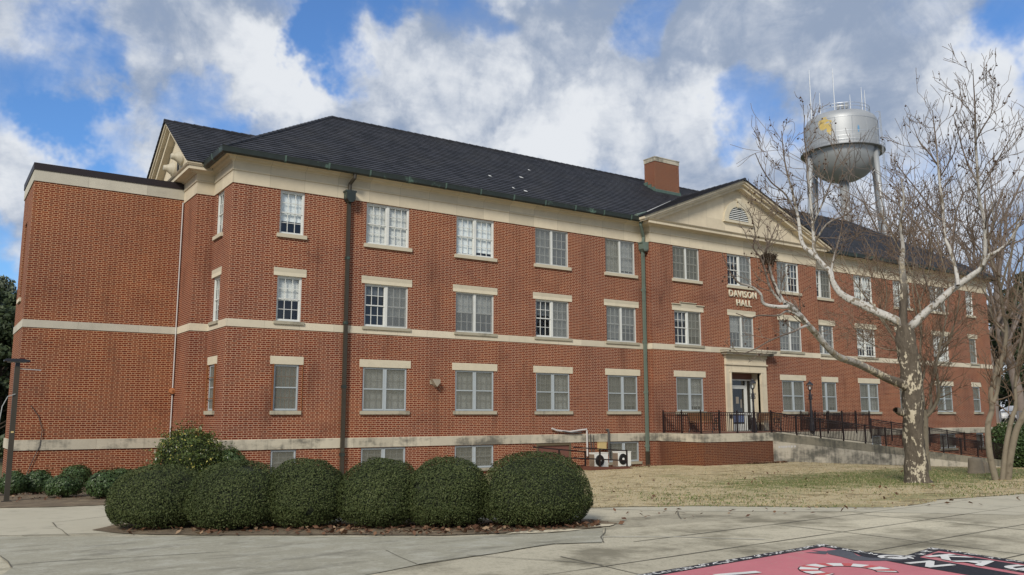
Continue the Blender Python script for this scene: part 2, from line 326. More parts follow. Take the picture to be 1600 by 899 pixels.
# ------------------------------------------------------------------ helpers for shapes and objects
def wloc(o):
    v = Vector((0, 0, 0))
    while o is not None: v += o.location; o = o.parent
    return v
class MB:
    def __init__(s): s.v = []; s.f = []; s.m = []
    def quad(s, a, b, c, d, mi=0):
        n = len(s.v); s.v += [a, b, c, d]; s.f.append((n, n + 1, n + 2, n + 3)); s.m.append(mi)
    def tri(s, a, b, c, mi=0):
        n = len(s.v); s.v += [a, b, c]; s.f.append((n, n + 1, n + 2)); s.m.append(mi)
    def ngon(s, pts, mi=0):
        n = len(s.v); s.v += list(pts); s.f.append(tuple(range(n, n + len(pts)))); s.m.append(mi)
    def box(s, x0, x1, y0, y1, z0, z1, mi=0):
        n = len(s.v)
        s.v += [(x0, y0, z0), (x1, y0, z0), (x1, y1, z0), (x0, y1, z0), (x0, y0, z1), (x1, y0, z1), (x1, y1, z1), (x0, y1, z1)]
        for f in ((0, 3, 2, 1), (4, 5, 6, 7), (0, 1, 5, 4), (1, 2, 6, 5), (2, 3, 7, 6), (3, 0, 4, 7)):
            s.f.append(tuple(n + i for i in f)); s.m.append(mi)
    def prism(s, pts, axis, a, b, mi=0):
        """outline pts (2-D) pushed along axis from a to b"""
        def p(q, t): return (t, q[0], q[1]) if axis == 0 else ((q[0], t, q[1]) if axis == 1 else (q[0], q[1], t))
        n = len(pts); k = len(s.v)
        s.v += [p(q, a) for q in pts] + [p(q, b) for q in pts]
        s.f.append(tuple(range(k, k + n))[::-1]); s.f.append(tuple(range(k + n, k + 2 * n))); s.m += [mi, mi]
        for i in range(n):
            j = (i + 1) % n; s.f.append((k + i, k + j, k + n + j, k + n + i)); s.m.append(mi)
    def tube(s, pts, rad, n=6, mi=0, caps=True):
        pts = [Vector(p) for p in pts]; rad = rad if hasattr(rad, '__len__') else [rad] * len(pts)
        k0 = len(s.v); up = None
        for i, p in enumerate(pts):
            d = (pts[min(i + 1, len(pts) - 1)] - pts[max(i - 1, 0)])
            d = d.normalized() if d.length > 1e-9 else Vector((0, 0, 1))
            if up is None: up = d.orthogonal().normalized()
            up = (up - d * up.dot(d)); up = up.normalized() if up.length > 1e-6 else d.orthogonal().normalized()
            w = d.cross(up)
            for j in range(n):
                a = 2 * math.pi * j / n; q = p + (up * math.cos(a) + w * math.sin(a)) * rad[i]; s.v.append(tuple(q))
        for i in range(len(pts) - 1):
            for j in range(n):
                a = k0 + i * n + j; b = k0 + i * n + (j + 1) % n
                s.f.append((a, b, b + n, a + n)); s.m.append(mi)
        if caps:
            s.f.append(tuple(range(k0, k0 + n))[::-1]); s.m.append(mi)
            e = k0 + (len(pts) - 1) * n; s.f.append(tuple(range(e, e + n))); s.m.append(mi)
    def bar(s, a, b, w, d=None, mi=0):
        """square bar between two points"""
        a = Vector(a); b = Vector(b); d = d or w; ax = (b - a).normalized()
        h = Vector((0, 0, 1)) if abs(ax.z) < .9 else Vector((0, 1, 0))
        sx = ax.cross(h).normalized() * (w / 2); sy = ax.cross(sx).normalized() * (d / 2)
        k = len(s.v)
        for p in (a, b): s.v += [tuple(p - sx - sy), tuple(p + sx - sy), tuple(p + sx + sy), tuple(p - sx + sy)]
        for f in ((3, 2, 1, 0), (4, 5, 6, 7), (0, 1, 5, 4), (1, 2, 6, 5), (2, 3, 7, 6), (3, 0, 4, 7)):
            s.f.append(tuple(k + i for i in f)); s.m.append(mi)
    def lathe(s, prof, c=(0, 0, 0), axis='z', n=16, mi=0, a0=0, a1=2 * math.pi):
        k = len(s.v); full = abs(a1 - a0 - 2 * math.pi) < 1e-6; cols = n if full else n + 1
        for (r, h) in prof:
            for j in range(cols):
                a = a0 + (a1 - a0) * j / n; x, y = r * math.cos(a), r * math.sin(a)
                p = (x, y, h) if axis == 'z' else ((h, x, y) if axis == 'x' else (x, h, y))
                s.v.append((c[0] + p[0], c[1] + p[1], c[2] + p[2]))
        for i in range(len(prof) - 1):
            for j in range(n):
                a = k + i * cols + j; b = k + i * cols + (j + 1) % cols
                s.f.append((a, b, b + cols, a + cols)); s.m.append(mi)
    def ball(s, c, r, mi=0, n=6):
        s.lathe([(r * math.sin(math.pi * i / n) + 1e-4, -r * math.cos(math.pi * i / n)) for i in range(n + 1)], c, 'z', n + 2, mi)
    def sweep(s, path, prof, mi=0, closed_prof=True, ends=True):
        """mitred moulding: prof is (outward offset, height); the outside lies to the right of the path"""
        n = len(path); offs = []
        for i in range(n):
            ds = []
            if i > 0: ds.append(Vector((path[i][0] - path[i - 1][0], path[i][1] - path[i - 1][1])).normalized())
            if i < n - 1: ds.append(Vector((path[i + 1][0] - path[i][0], path[i + 1][1] - path[i][1])).normalized())
            ns = [Vector((d.y, -d.x)) for d in ds]
            offs.append(ns[0] if len(ns) == 1 else (ns[0] + ns[1]) / max(.2, 1 + ns[0].dot(ns[1])))
        k = len(s.v); m = len(prof)
        for i in range(n):
            for (o, z) in prof: s.v.append((path[i][0] + offs[i].x * o, path[i][1] + offs[i].y * o, z))
        for i in range(n - 1):
            for j in range(m if closed_prof else m - 1):
                a = k + i * m + j; b = k + i * m + (j + 1) % m
                s.f.append((a, a + m, b + m, b)); s.m.append(mi)
        if ends and closed_prof:
            s.f.append(tuple(range(k, k + m))); s.m.append(mi); e = k + (n - 1) * m; s.f.append(tuple(range(e, e + m))[::-1]); s.m.append(mi)
    def wall(s, P, U0, U1, z0, z1, holes, inward, depth=.13, mi=0, reveal=None):
        """flat wall with openings and their reveals; P(u,z) gives the point, inward the unit vector into the wall"""
        us = sorted({U0, U1} | {h[0] for h in holes} | {h[1] for h in holes}); zs = sorted({z0, z1} | {h[2] for h in holes} | {h[3] for h in holes})
        us = [u for u in us if U0 <= u <= U1]; zs = [z for z in zs if z0 <= z <= z1]
        for a, b in zip(us, us[1:]):
            for c, d in zip(zs, zs[1:]):
                mu, mz = (a + b) / 2, (c + d) / 2
                if any(h[0] < mu < h[1] and h[2] < mz < h[3] for h in holes): continue
                s.quad(P(a, c), P(b, c), P(b, d), P(a, d), mi)
        iv = Vector(inward) * depth
        for (a, b, c, d) in holes:
            q = [Vector(P(a, c)), Vector(P(b, c)), Vector(P(b, d)), Vector(P(a, d))]
            for i in range(4):
                e, f = q[i], q[(i + 1) % 4]; s.quad(tuple(e), tuple(f), tuple(f + iv), tuple(e + iv), mi if reveal is None else reveal)
    def build(s, name, mats, parent=None, smooth=False, world=True, fixn=True):
        me = bpy.data.meshes.new(name)
        off = wloc(parent) if (parent is not None and world) else Vector((0, 0, 0))
        vs = s.v if off.length == 0 else [(v[0] - off.x, v[1] - off.y, v[2] - off.z) for v in s.v]
        me.from_pydata(vs, [], s.f)
        for m in (mats if isinstance(mats, (list, tuple)) else [mats]): me.materials.append(MATS[m])
        me.polygons.foreach_set('material_index', s.m)
        if fixn:
            b = bmesh.new(); b.from_mesh(me); bmesh.ops.recalc_face_normals(b, faces=b.faces); b.to_mesh(me); b.free()
        if smooth: me.shade_smooth()
        me.update()
        o = bpy.data.objects.new(name, me); COL.objects.link(o)
        if parent is not None: o.parent = parent
        return o
def tag(o, label=None, cat=None, group=None, kind=None):
    if label: o['label'] = label
    if cat: o['category'] = cat
    if group: o['group'] = group
    if kind: o['kind'] = kind
    return o
def empty(name, loc, label, cat, group=None):
    o = bpy.data.objects.new(name, None); COL.objects.link(o); o.location = loc; o.empty_display_size = .3
    return tag(o, label, cat, group)
def npmesh(name, V, F, mats, parent=None, smooth=False, attr=None, mi=None, world=True):
    """V (n,3) and equal-sized faces F (m,k) as one mesh object"""
    off = np.array(wloc(parent)) if (parent is not None and world) else np.zeros(3)
    V = np.asarray(V, np.float32) - off; F = np.asarray(F, np.int32); k = F.shape[1]
    me = bpy.data.meshes.new(name); me.vertices.add(len(V)); me.vertices.foreach_set('co', V.astype(np.float32).ravel())
    me.loops.add(F.size); me.loops.foreach_set('vertex_index', F.ravel())
    me.polygons.add(len(F)); me.polygons.foreach_set('loop_start', np.arange(0, F.size, k, dtype=np.int32))
    me.polygons.foreach_set('loop_total', np.full(len(F), k, np.int32))
    for m in (mats if isinstance(mats, (list, tuple)) else [mats]): me.materials.append(MATS[m])
    if mi is not None: me.polygons.foreach_set('material_index', np.asarray(mi, np.int32))
    if smooth: me.polygons.foreach_set('use_smooth', np.ones(len(F), bool))
    me.update(calc_edges=True)
    if attr:
        for an, vals in attr.items():
            a = me.attributes.new(an, 'FLOAT', 'POINT'); a.data.foreach_set('value', np.asarray(vals, np.float32))
    o = bpy.data.objects.new(name, me); COL.objects.link(o)
    if parent is not None: o.parent = parent
    return o
def dup(o, parent, loc=None, rotz=None):
    c = o.copy(); COL.objects.link(c); c.parent = parent
    if loc is not None: c.location = loc
    if rotz is not None: c.rotation_euler = (0, 0, rotz)
    for ch in o.children: dup(ch, c)
    return c

# ------------------------------------------------------------------ ground
def zg(x, y):
    b = np.interp(y, [-30, -20, -10, -1.5, 0], [-.80, -.95, -1.2, -1.32, -1.42])
    return b - np.clip((np.asarray(x) - 24) * .066, 0, 1.2) * np.clip((np.asarray(y) + 19) / 15, 0, 1)
def ground_material(name, kind):
    m, t, b, out = newmat(name)
    g = t.new('ShaderNodeNewGeometry'); pos = g.outputs['Position']
    fine = t.noise(pos, 30, 5, .7); mid = t.noise(pos, 2.2, 6, .65); big = t.noise(pos, .35, 5, .6)
    if kind == 'grass':
        c = t.mix(fine, (.30, .24, .135), (.58, .49, .31))
        gm = t.noise(t.scale(pos, (.7, .9, 1)), .55, 5, .62)
        c = t.mix(t.smooth(gm, .53, .68, 0, .55), c, t.mix(fine, (.08, .11, .03), (.20, .21, .08)))
        c = t.mix(t.smooth(mid, .50, .62, 0, .7), c, (.17, .13, .07)); c = t.mix(t.smooth(big, .5, .62, 0, .5), c, (.50, .42, .27))
    elif kind == 'mulch':
        c = t.mix(fine, (.080, .062, .042), (.21, .165, .115)); c = t.mix(t.smooth(mid, .45, .7, 0, .6), c, (.28, .22, .145))
    elif kind == 'drive':
        c = t.mix(big, (.25, .235, .18), (.37, .35, .27)); c = t.mix(t.smooth(mid, .45, .66, 0, .75), c, (.40, .385, .315))
        st = t.noise(t.scale(pos, (.8, 2.2, 1)), 1.0, 6, .65); c = t.mix(t.smooth(st, .50, .68, 0, .65), c, (.15, .14, .11)); sp = t.noise(t.scale(pos, (1.2, 5, 1)), 2.2, 5, .7); c = t.mix(t.smooth(sp, .58, .70, 0, .55), c, (.47, .45, .38))
        c = t.mix(t.smooth(fine, .48, .68, 0, .4), c, (.16, .15, .12)); f2 = t.noise(pos, 6, 6, .7); c = t.mix(t.smooth(f2, .52, .68, 0, .5), c, (.42, .40, .32))
    elif kind == 'plaza':
        c = t.mix(big, (.37, .335, .25), (.53, .485, .365)); st = t.noise(t.scale(pos, (.9, .7, 1)), .9, 7, .68)
        c = t.mix(t.smooth(st, .46, .66, 0, .78), c, (.145, .13, .09)); c = t.mix(t.smooth(mid, .55, .75, 0, .4), c, (.48, .44, .34))
        c = t.mix(t.smooth(fine, .48, .68, 0, .45), c, (.17, .155, .115)); f2 = t.noise(pos, 7, 6, .7); c = t.mix(t.smooth(f2, .5, .7, 0, .4), c, (.20, .185, .14))
        gx_, gy_, gz_ = t.xyz(pos); ux = t.math('SUBTRACT', gx_, 1.28); uy = t.math('ADD', gy_, 18.63)
        sa = t.math('FLOOR', t.math('DIVIDE', t.math('ADD', t.math('MULTIPLY', ux, .9985), t.math('MULTIPLY', uy, .0549)), 2.42)); sb = t.math('FLOOR', t.math('DIVIDE', t.math('SUBTRACT', t.math('MULTIPLY', uy, -.996), t.math('MULTIPLY', ux, .0896)), 1.35))
        wn = t.new('ShaderNodeTexWhiteNoise', noise_dimensions='2D'); t.l.new(t.comb(sa, sb, 0), wn.inputs['Vector'])
        vm = t.new('ShaderNodeVectorMath', operation='SCALE'); t.l.new(c, vm.inputs[0]); t.l.new(t.math('MULTIPLY_ADD', wn.outputs['Value'], .38, .80), vm.inputs['Scale']); c = vm.outputs[0]
    elif kind == 'walk':
        c = t.mix(big, (.38, .35, .265), (.53, .49, .38)); c = t.mix(t.smooth(mid, .5, .72, 0, .5), c, (.25, .235, .185)); c = t.mix(t.math('MULTIPLY', fine, .2), c, (.22, .21, .17))
    elif kind == 'far':
        c = t.mix(mid, (.07, .075, .035), (.17, .15, .08))
    if kind == 'grass':
        gx_, gy_, gz_ = t.xyz(pos); q = t.math('ADD', t.math('POWER', t.math('DIVIDE', t.math('ABSOLUTE', t.math('SUBTRACT', gx_, 18.5)), 9.5), 2.0), t.math('POWER', t.math('DIVIDE', t.math('ABSOLUTE', t.math('SUBTRACT', gy_, -12.2)), 3.4), 2.0))
        near = t.math('ADD', t.math('SUBTRACT', 1.0, q), t.math('MULTIPLY', t.math('SUBTRACT', mid, .5), 3.0))
        c = t.mix(t.smooth(near, -.2, .6, 0, .9), c, t.mix(fine, (.085, .11, .03), (.19, .20, .075)))
    t.put(b.inputs['Base Color'], c); b.inputs['Roughness'].default_value = .92; b.inputs['Specular IOR Level'].default_value = .15
    bump(t, b, t.math('ADD', fine, mid), .02 if kind in ('grass', 'mulch') else .004, .6)
for k in ('grass', 'mulch', 'drive', 'plaza', 'walk', 'far'): ground_material('ground_' + k, k)
plain('joint_dark', (.115, .105, .08), .95, 0, .5, 7)
plain('joint_light', (.42, .40, .33), .95, 0, .4, 9)
plain('sand_pale', (.55, .49, .36), .95, 0, .2, 9)
def axis_lines(lo, hi, fine_lo, fine_hi, step, far_step):
    a = list(np.arange(fine_lo, fine_hi + 1e-6, step)); x = fine_lo
    while x > lo: x -= far_step; a.append(max(x, lo)); far_step *= 1.5
    fs = 6; x = fine_hi
    while x < hi: x += fs; a.append(min(x, hi)); fs *= 1.5
    return np.array(sorted(set(np.round(a, 3))))
xs = axis_lines(-900, 900, -16, 60, 1.0, 6); ys = axis_lines(-60, 900, -30, 16, .5, 6)
gx, gy = np.meshgrid(xs, ys); V = np.stack([gx.ravel(), gy.ravel(), zg(gx, gy).ravel()], 1)
i, j = np.meshgrid(np.arange(len(ys) - 1), np.arange(len(xs) - 1), indexing='ij'); a = (i * len(xs) + j).ravel()
tag(npmesh('ground', V, np.stack([a, a + 1, a + 1 + len(xs), a + len(xs)], 1), 'ground_far'), kind='structure')
def sheet(name, poly, mat, lift, kind='structure', parent=None, cut=True):
    """polygon laid on the ground, cut along the ground grid so it follows it"""
    me = bpy.data.meshes.new(name); b = bmesh.new()
    f = b.faces.new([b.verts.new((p[0], p[1], 0)) for p in poly])
    if cut:
        px = [p[0] for p in poly]; py = [p[1] for p in poly]
        for v in xs:
            if min(px) < v < max(px): bmesh.ops.bisect_plane(b, geom=b.verts[:] + b.edges[:] + b.faces[:], plane_co=(v, 0, 0), plane_no=(1, 0, 0))
        for v in ys:
            if min(py) < v < max(py): bmesh.ops.bisect_plane(b, geom=b.verts[:] + b.edges[:] + b.faces[:], plane_co=(0, v, 0), plane_no=(0, 1, 0))
    off = wloc(parent) if parent is not None else Vector((0, 0, 0))
    for v in b.verts: v.co = Vector((v.co.x, v.co.y, float(zg(v.co.x, v.co.y)) + lift)) - off
    bmesh.ops.recalc_face_normals(b, faces=b.faces)
    if sum(f.normal.z for f in b.faces) < 0: bmesh.ops.reverse_faces(b, faces=b.faces)
    b.to_mesh(me); b.free(); me.materials.append(MATS[mat]); o = bpy.data.objects.new(name, me); COL.objects.link(o)
    if parent is not None: o.parent = parent
    if kind: o['kind'] = kind
    return o
def wobble(pts, amp, step=.35, seed=1):
    r = random.Random(seed); out = []
    for p, q in zip(pts, pts[1:] + pts[:1]):
        n = max(1, int(math.dist(p, q) / step))
        for i in range(n):
            t = i / n; out.append((p[0] + (q[0] - p[0]) * t + r.uniform(-amp, amp), p[1] + (q[1] - p[1]) * t + r.uniform(-amp, amp)))
    return out
sheet('plaza', [(-15.5, -29.5), (59, -29.5), (59, -23), (30, -17.7), (15.5, -16.0), (5, -13.2), (-3.6, -5.4), (-15.5, -2.5)], 'ground_plaza', .004)
sheet('walkway', [(-15.5, -11.6), (-6.7, -11.3), (-5.0, -12.2), (-4.9, -10.6), (-3.2, -9.0), (-4.36, -6.35), (-6.3, -5.7), (-15.5, -4.0)], 'ground_walk', .008)
sheet('path', wobble([(3.5, -14.1), (5.4, -15.35), (6.7, -17.05), (7.7, -18.0), (8.4, -18.05), (9.98, -17.73), (12.7, -18.13), (20, -18.6), (14, -20.6), (7.9, -20.3), (6.75, -18.55), (6.3, -17.85), (4.2, -15.8)], .02, .4, 3), 'ground_walk', .008)
sheet('driveway', wobble([(-6.75, -11.45), (-5.3, -12.75), (-4.06, -13.85), (-1.2, -16.5), (.3, -17.1), (1.28, -17.1), (.09, -18.46), (-.47, -18.15), (-2.87, -18.63), (-4.0, -19.0), (-6.3, -20.6), (-7.6, -18.5), (-6.84, -15.56), (-6.87, -14.2)], .02, .4, 8), 'ground_drive', .012)
sheet('lawn', wobble([(2.5, -12.6), (3.6, -14.0), (5.4, -15.3), (6.73, -17.05), (7.7, -17.95), (8.6, -18.0), (9.98, -17.65), (12.67, -18.05), (17, -18.2), (30, -17.8), (52, -8), (44.6, -3.05), (23.0, -3.0), (18.6, -2.9), (18.2, .05), (5, .05), (.5, .05), (1.2, -8)], .09, .3, 4), 'ground_grass', .014)
sheet('mulch_bed', wobble([(-14, -3.9), (-6.3, -5.4), (-4.4, -6.1), (-3.0, -5.3), (-1, -2.6), (0, 0.1), (-.1, 2.3), (-.7, 4.0), (-5.5, 4.0), (-14, 4.5)], .06, .4, 5), 'ground_mulch', .016)
BED = [(-5.05, -12.45), (-4.1, -13.6), (-2.6, -14.9), (-1.2, -16.2), (.2, -16.9), (1.25, -17.05), (1.9, -16.7), (2.0, -15.9), (.8, -14.8), (-.9, -13.6), (-2.4, -12.4), (-3.6, -11.2), (-4.8, -10.7), (-5.3, -11.5)]
sheet('hedge_bed', wobble(BED, .05, .35, 6), 'ground_mulch', .017)
for k, pl in enumerate([[(-.4, -16.75), (.0, -16.98), (.55, -17.1), (.9, -17.05), (.75, -16.88), (.3, -16.75), (.05, -16.62)], [(1.2, -16.9), (1.5, -17.0), (1.75, -16.8), (1.6, -16.62), (1.3, -16.7)]]):
    sheet('sand', wobble(pl, .03, .15, 20 + k), 'sand_pale', .021)
def joints(name, segs, w, mat, lift=.026, jit=.0):
    mb = MB(); r = random.Random(len(segs))
    for (a, b) in segs:
        a = Vector(a); b = Vector(b); L = (b - a).length; n = max(1, int(L / .5)); d = (b - a).normalized(); s = Vector((-d.y, d.x)); prev = None
        for i in range(n + 1):
            p = a + (b - a) * i / n + s * r.uniform(-jit, jit); ww = w * r.uniform(.5, 1.3) / 2
            c = [(*(p + s * ww), float(zg(p.x, p.y)) + lift), (*(p - s * ww), float(zg(p.x, p.y)) + lift)]
            if prev: mb.quad(prev[0], prev[1], c[1], c[0])
            prev = c
    o = mb.build(name, mat); o['kind'] = 'structure'; return o
# slab joints of the plaza follow its two directions
J = []
d1 = Vector((1, .055)).normalized(); d2 = Vector((-.09, -1)).normalized(); org = Vector((1.28, -18.63))
for k in range(-4, 8):
    p = org + d1 * (2.42 * k)
    if k != 0: J.append((p + d2 * 0 if k >= 0 else p + d2 * .4, p + d2 * 8))
for k in range(0, 5):
    p = org + d2 * (1.35 * k); J.append((p + d1 * (-4.4 if k else -.8), p + d1 * 9))
joints('pavement_joints', J, .024, 'joint_dark', .0095, .004)
joints('pavement_cracks', [((-6.87, -14.25), (-6.84, -15.6)), ((-6.6, -15.3), (-4.3, -15.9)), ((-5.74, -9.54), (-5.75, -12.1)), ((-5.75, -12.1), (-6.7, -11.35)), ((3.2, -16.9), (4.2, -15.85)), ((-2.6, -17.2), (-2.9, -18.6)), ((-2.87, -18.63), (-.47, -18.15)), ((-.47, -18.15), (.09, -18.46)), ((.09, -18.46), (1.28, -17.1)), ((-5.74, -9.6), (-4.2, -8.6)), ((-2.0, -18.3), (-1.2, -20.0))], .020, 'joint_dark', .0155, .03)
joints('pavement_patches', [((1.3, -18.62), (2.0, -19.7)), ((.45, -17.9), (1.28, -18.62))], .05, 'joint_light', .0105, .012)

# ------------------------------------------------------------------ the hall
X0, XL, XR, X1, YP = 0.0, 18.28, 29.97, 47.88, -.42
ZB, ZT = -2.9, 8.40
hall = empty('brick_hall', (24, 5.6, -1.42), 'long three-storey red brick hall with cream stone bands, dark tiled hip roof and white pediments', 'building')
CW = [(5.67, 1.74), (9.43, 1.74), (13.16, 1.72), (16.9, 1.72)]
left_cols = [(2.05, .87)] + CW; right_cols = [(47.84 - c, w) for c, w in left_cols]; pav_cols = [(20.52, 1.72), (24.12, 1.72), (27.72, 1.72)]
F3, F2, F1, FB = (6.87, 8.395), (3.89, 5.44), (.92, 2.46), (-1.2, -.345)
def holes_for(cols, base=True, door=None):
    h = []
    for c, w in cols:
        for (a, b) in (F3, F2, F1) + ((FB,) if base else ()):
            if door and abs(c - door) < .5 and a == F1[0]: continue
            h.append((c - w / 2, c + w / 2, a, b))
    return h
mb = MB()
pf = lambda y: (lambda u, z: (u, y, z)); pside = lambda x: (lambda u, z: (x, u, z))
mb.wall(pf(0), X0, XL, ZB, ZT + .05, holes_for(left_cols), (0, 1, 0))
DOOR = (23.14, 25.22, -.02, 2.74)
mb.wall(pf(YP), XL, XR, ZB, ZT + .05, holes_for(pav_cols, False, 24.12) + [DOOR], (0, 1, 0), .13)
mb.wall(pf(0), XR, X1, ZB, ZT + .05, holes_for(right_cols), (0, 1, 0))
mb.wall(pside(XL), YP, 0, ZB, ZT + .05, [], (1, 0, 0)); mb.wall(pside(XR), YP, 0, ZB, ZT + .05, [], (-1, 0, 0))
YW = 1.42
side_holes = [(YW - .43, YW + .43, a, b) for (a, b) in (F3, F2, F1)]
mb.wall(pside(0), 0, 2.19, ZB, ZT + .05, side_holes, (1, 0, 0))
mb.wall(pf(2.19), -.6, 0, ZB, ZT + .05, [], (0, 1, 0)); mb.wall(pside(-.6), 2.19, 9.01, ZB, ZT + .05, [], (1, 0, 0))
mb.wall(pf(9.01), -.6, 0, ZB, ZT + .05, [], (0, -1, 0)); mb.wall(pside(0), 9.01, 11.2, ZB, ZT + .05, [], (1, 0, 0))
mb.wall(pf(11.2), 0, X1, ZB, ZT + .05, [], (0, -1, 0)); mb.wall(pside(X1), 0, 11.2, ZB, ZT + .05, [], (-1, 0, 0))
mb.build('wall', 'brick', hall)
# dark rooms behind the glass
mb = MB(); mb.box(.75, X1 - .75, .75, 10.5, -2.5, 8.3); mb.build('interior', 'room_dark', hall)
OUT = [(0, 11.2), (0, 9.01), (-.6, 9.01), (-.6, 2.19), (0, 2.19), (0, 0), (XL, 0), (XL, YP), (XR, YP), (XR, 0), (X1, 0), (X1, 11.2)]
FRONT = [(0, 0), (XL, 0), (XL, YP), (XR, YP), (XR, 0), (X1, 0)]
def build_band(name, mat, prof):
    m = MB(); m.sweep(OUT, prof); return m.build(name, mat, hall)
build_band('belt_course', 'belt_stone', [(-.05, 3.63), (.022, 3.63), (.022, 3.88), (-.05, 3.88)])
build_band('base_band', 'base_stone', [(-.05, -.33), (.035, -.33), (.035, -.015), (.0, .0), (-.05, .0)])
build_band('frieze', 'stone', [(-.05, 8.40), (.025, 8.40), (.025, 8.81), (.055, 8.825), (.055, 9.10), (-.05, 9.10)])
# cornice under the gutters and the boxed cornice of the pediments
mb = MB(); corn = [(-.05, 9.10), (.075, 9.10), (.09, 9.14), (.20, 9.17), (.24, 9.24), (.34, 9.26), (.34, 9.30), (-.05, 9.30)]
mb.sweep([(0, 2.19), (0, 0), (XL, 0)], corn); mb.sweep([(XR, 0), (X1, 0), (X1, 11.2), (0, 11.2), (0, 9.01)], corn)
mb.build('cornice', 'stone', hall)
mb = MB(); boxc = [(-.05, 9.10), (.10, 9.10), (.16, 9.14), (.42, 9.155), (.42, 9.27), (.47, 9.30), (.50, 9.335), (.30, 9.36), (-.05, 9.40)]
mb.sweep([(XL, 0.3), (XL, YP), (XR, YP), (XR, .3)], boxc); mb.build('pediment_cornice', 'stone', hall); mb = MB(); mb.sweep([(.3, 9.01), (-.6, 9.01), (-.6, 2.19), (.3, 2.19)], boxc)
mb.build('pediment_cornice', 'stone', hall)
# gutters
mb = MB(); gut = [(.345, 9.25), (.47, 9.21), (.54, 9.26), (.565, 9.40), (.575, 9.43), (.55, 9.43), (.53, 9.29), (.36, 9.29)]
def gutter(path, name='gutter'):
    m = MB(); m.sweep(path, gut)
    for (p, q) in zip(path, path[1:]):
        L = math.dist(p, q); n = int(L / 1.55); d = Vector((q[0] - p[0], q[1] - p[1])).normalized(); nn = Vector((d.y, -d.x))
        for k in range(1, n + 1):
            c = Vector(p) + d * (k * L / (n + .5)); e0 = c + d * -.03; e1 = c + d * .03
            m.sweep([tuple(e0), tuple(e1)], [(.34, 9.245), (.475, 9.20), (.548, 9.25), (.58, 9.41), (.585, 9.44), (.5, 9.44), (.5, 9.3)], 1)
    return m.build(name, ['gutter_copper', 'gutter_seam'], hall)
gutter([(0, 1.98), (0, 0), (17.88, 0)]); gutter([(30.37, 0), (X1, 0), (X1, 11.2), (0, 11.2)])
gutter([(-.25, 2.19), (.25, 2.19)])

# roofs, laid in courses with a butt edge on each
E0, EH, SL = 9.42, 5.6, .656
def roof_slope(mb, P, t1, n, lap=.022):
    """P(s,t): s 0..1 along the slope's width, t height fraction; courses of tiles"""
    for k in range(n):
        a, b = t1 * k / n, t1 * (k + 1) / n
        A, B, C, D = (Vector(P(0, a)), Vector(P(1, a)), Vector(P(1, b)), Vector(P(0, b)))
        nn = (B - A).cross(D - A).normalized(); nn = nn if nn.z > 0 else -nn
        L = nn * lap; bot = nn * -.004
        mb.quad(tuple(A + L), tuple(B + L), tuple(C + bot), tuple(D + bot)); mb.quad(tuple(A + bot), tuple(B + bot), tuple(B + L), tuple(A + L))
mb = MB(); ov = .47; rise = (EH + ov) * SL; zr = E0 + rise
roof_slope(mb, lambda s, t: ((-ov + (EH + ov) * t) * (1 - s) + (X1 + ov - (EH + ov) * t) * s, -ov + (EH + ov) * t, E0 + rise * t), 1, 29)
roof_slope(mb, lambda s, t: ((-ov + (EH + ov) * t) * (1 - s) + (X1 + ov - (EH + ov) * t) * s, 11.2 + ov - (EH + ov) * t, E0 + rise * t), 1, 29)
roof_slope(mb, lambda s, t: (-ov + (EH + ov) * t, (-ov + (EH + ov) * t) * (1 - s) + (11.2 + ov - (EH + ov) * t) * s, E0 + rise * t), 1, 29)
roof_slope(mb, lambda s, t: (X1 + ov - (EH + ov) * t, (-ov + (EH + ov) * t) * (1 - s) + (11.2 + ov - (EH + ov) * t) * s, E0 + rise * t), 1, 29)
mb.quad((-ov, -ov, E0 - .01), (X1 + ov, -ov, E0 - .01), (X1 + ov, 11.2 + ov, E0 - .01), (-ov, 11.2 + ov, E0 - .01))
# ridge and hip caps in short overlapping lengths
def caps(mb, a, b, step=.36, r=.085):
    a = Vector(a); b = Vector(b); n = int((b - a).length / step)
    for k in range(n):
        p = a + (b - a) * (k / n); q = a + (b - a) * ((k + 1.12) / n); mb.tube([p + Vector((0, 0, .0)), q + Vector((0, 0, -.012))], [r, r * .9], 6)
for a, b in (((-ov, -ov, E0), (EH, EH, zr)), ((X1 + ov, -ov, E0), (X1 - EH, EH, zr)), ((EH, EH, zr), (X1 - EH, EH, zr)), ((-ov, 11.2 + ov, E0), (EH, EH, zr))): caps(mb, a, b)
main_roof = mb.build('roof', 'roof_tile', hall)
# roof over the entrance pediment, with its own courses
XC, PH = 24.12, 2.64; ez = 9.40; hw = 6.62; zc = ez + PH
mb = MB(); yf = -1.0
for sgn in (-1, 1):
    roof_slope(mb, lambda s, t: (XC + sgn * hw * (1 - t), yf * (1 - s) + (-.35 + (zc - E0) / SL * t + .3) * s, ez + PH * t), 1, 24)
    mb.prism([(XC + sgn * hw, ez - .02), (XC, zc - .02), (XC, zc + .02), (XC + sgn * hw, ez + .02)], 1, yf + .005, yf + .06)
caps(mb, (XC, yf, zc), (XC, 3.6, zc))
mb.build('entrance_roof', 'roof_tile', hall)
# left gable roof
mb = MB()
GC, GH = 5.6, 2.52; ghw = 3.92
for sgn in (-1, 1):
    roof_slope(mb, lambda s, t: (-1.15 * (1 - s) + (-ov + (GH) / SL * t + .5) * s, GC + sgn * ghw * (1 - t), ez + GH * t), 1, 20)
caps(mb, (-1.15, GC, ez + GH), (3.6, GC, ez + GH))
mb.build('gable_roof', 'roof_tile', hall)
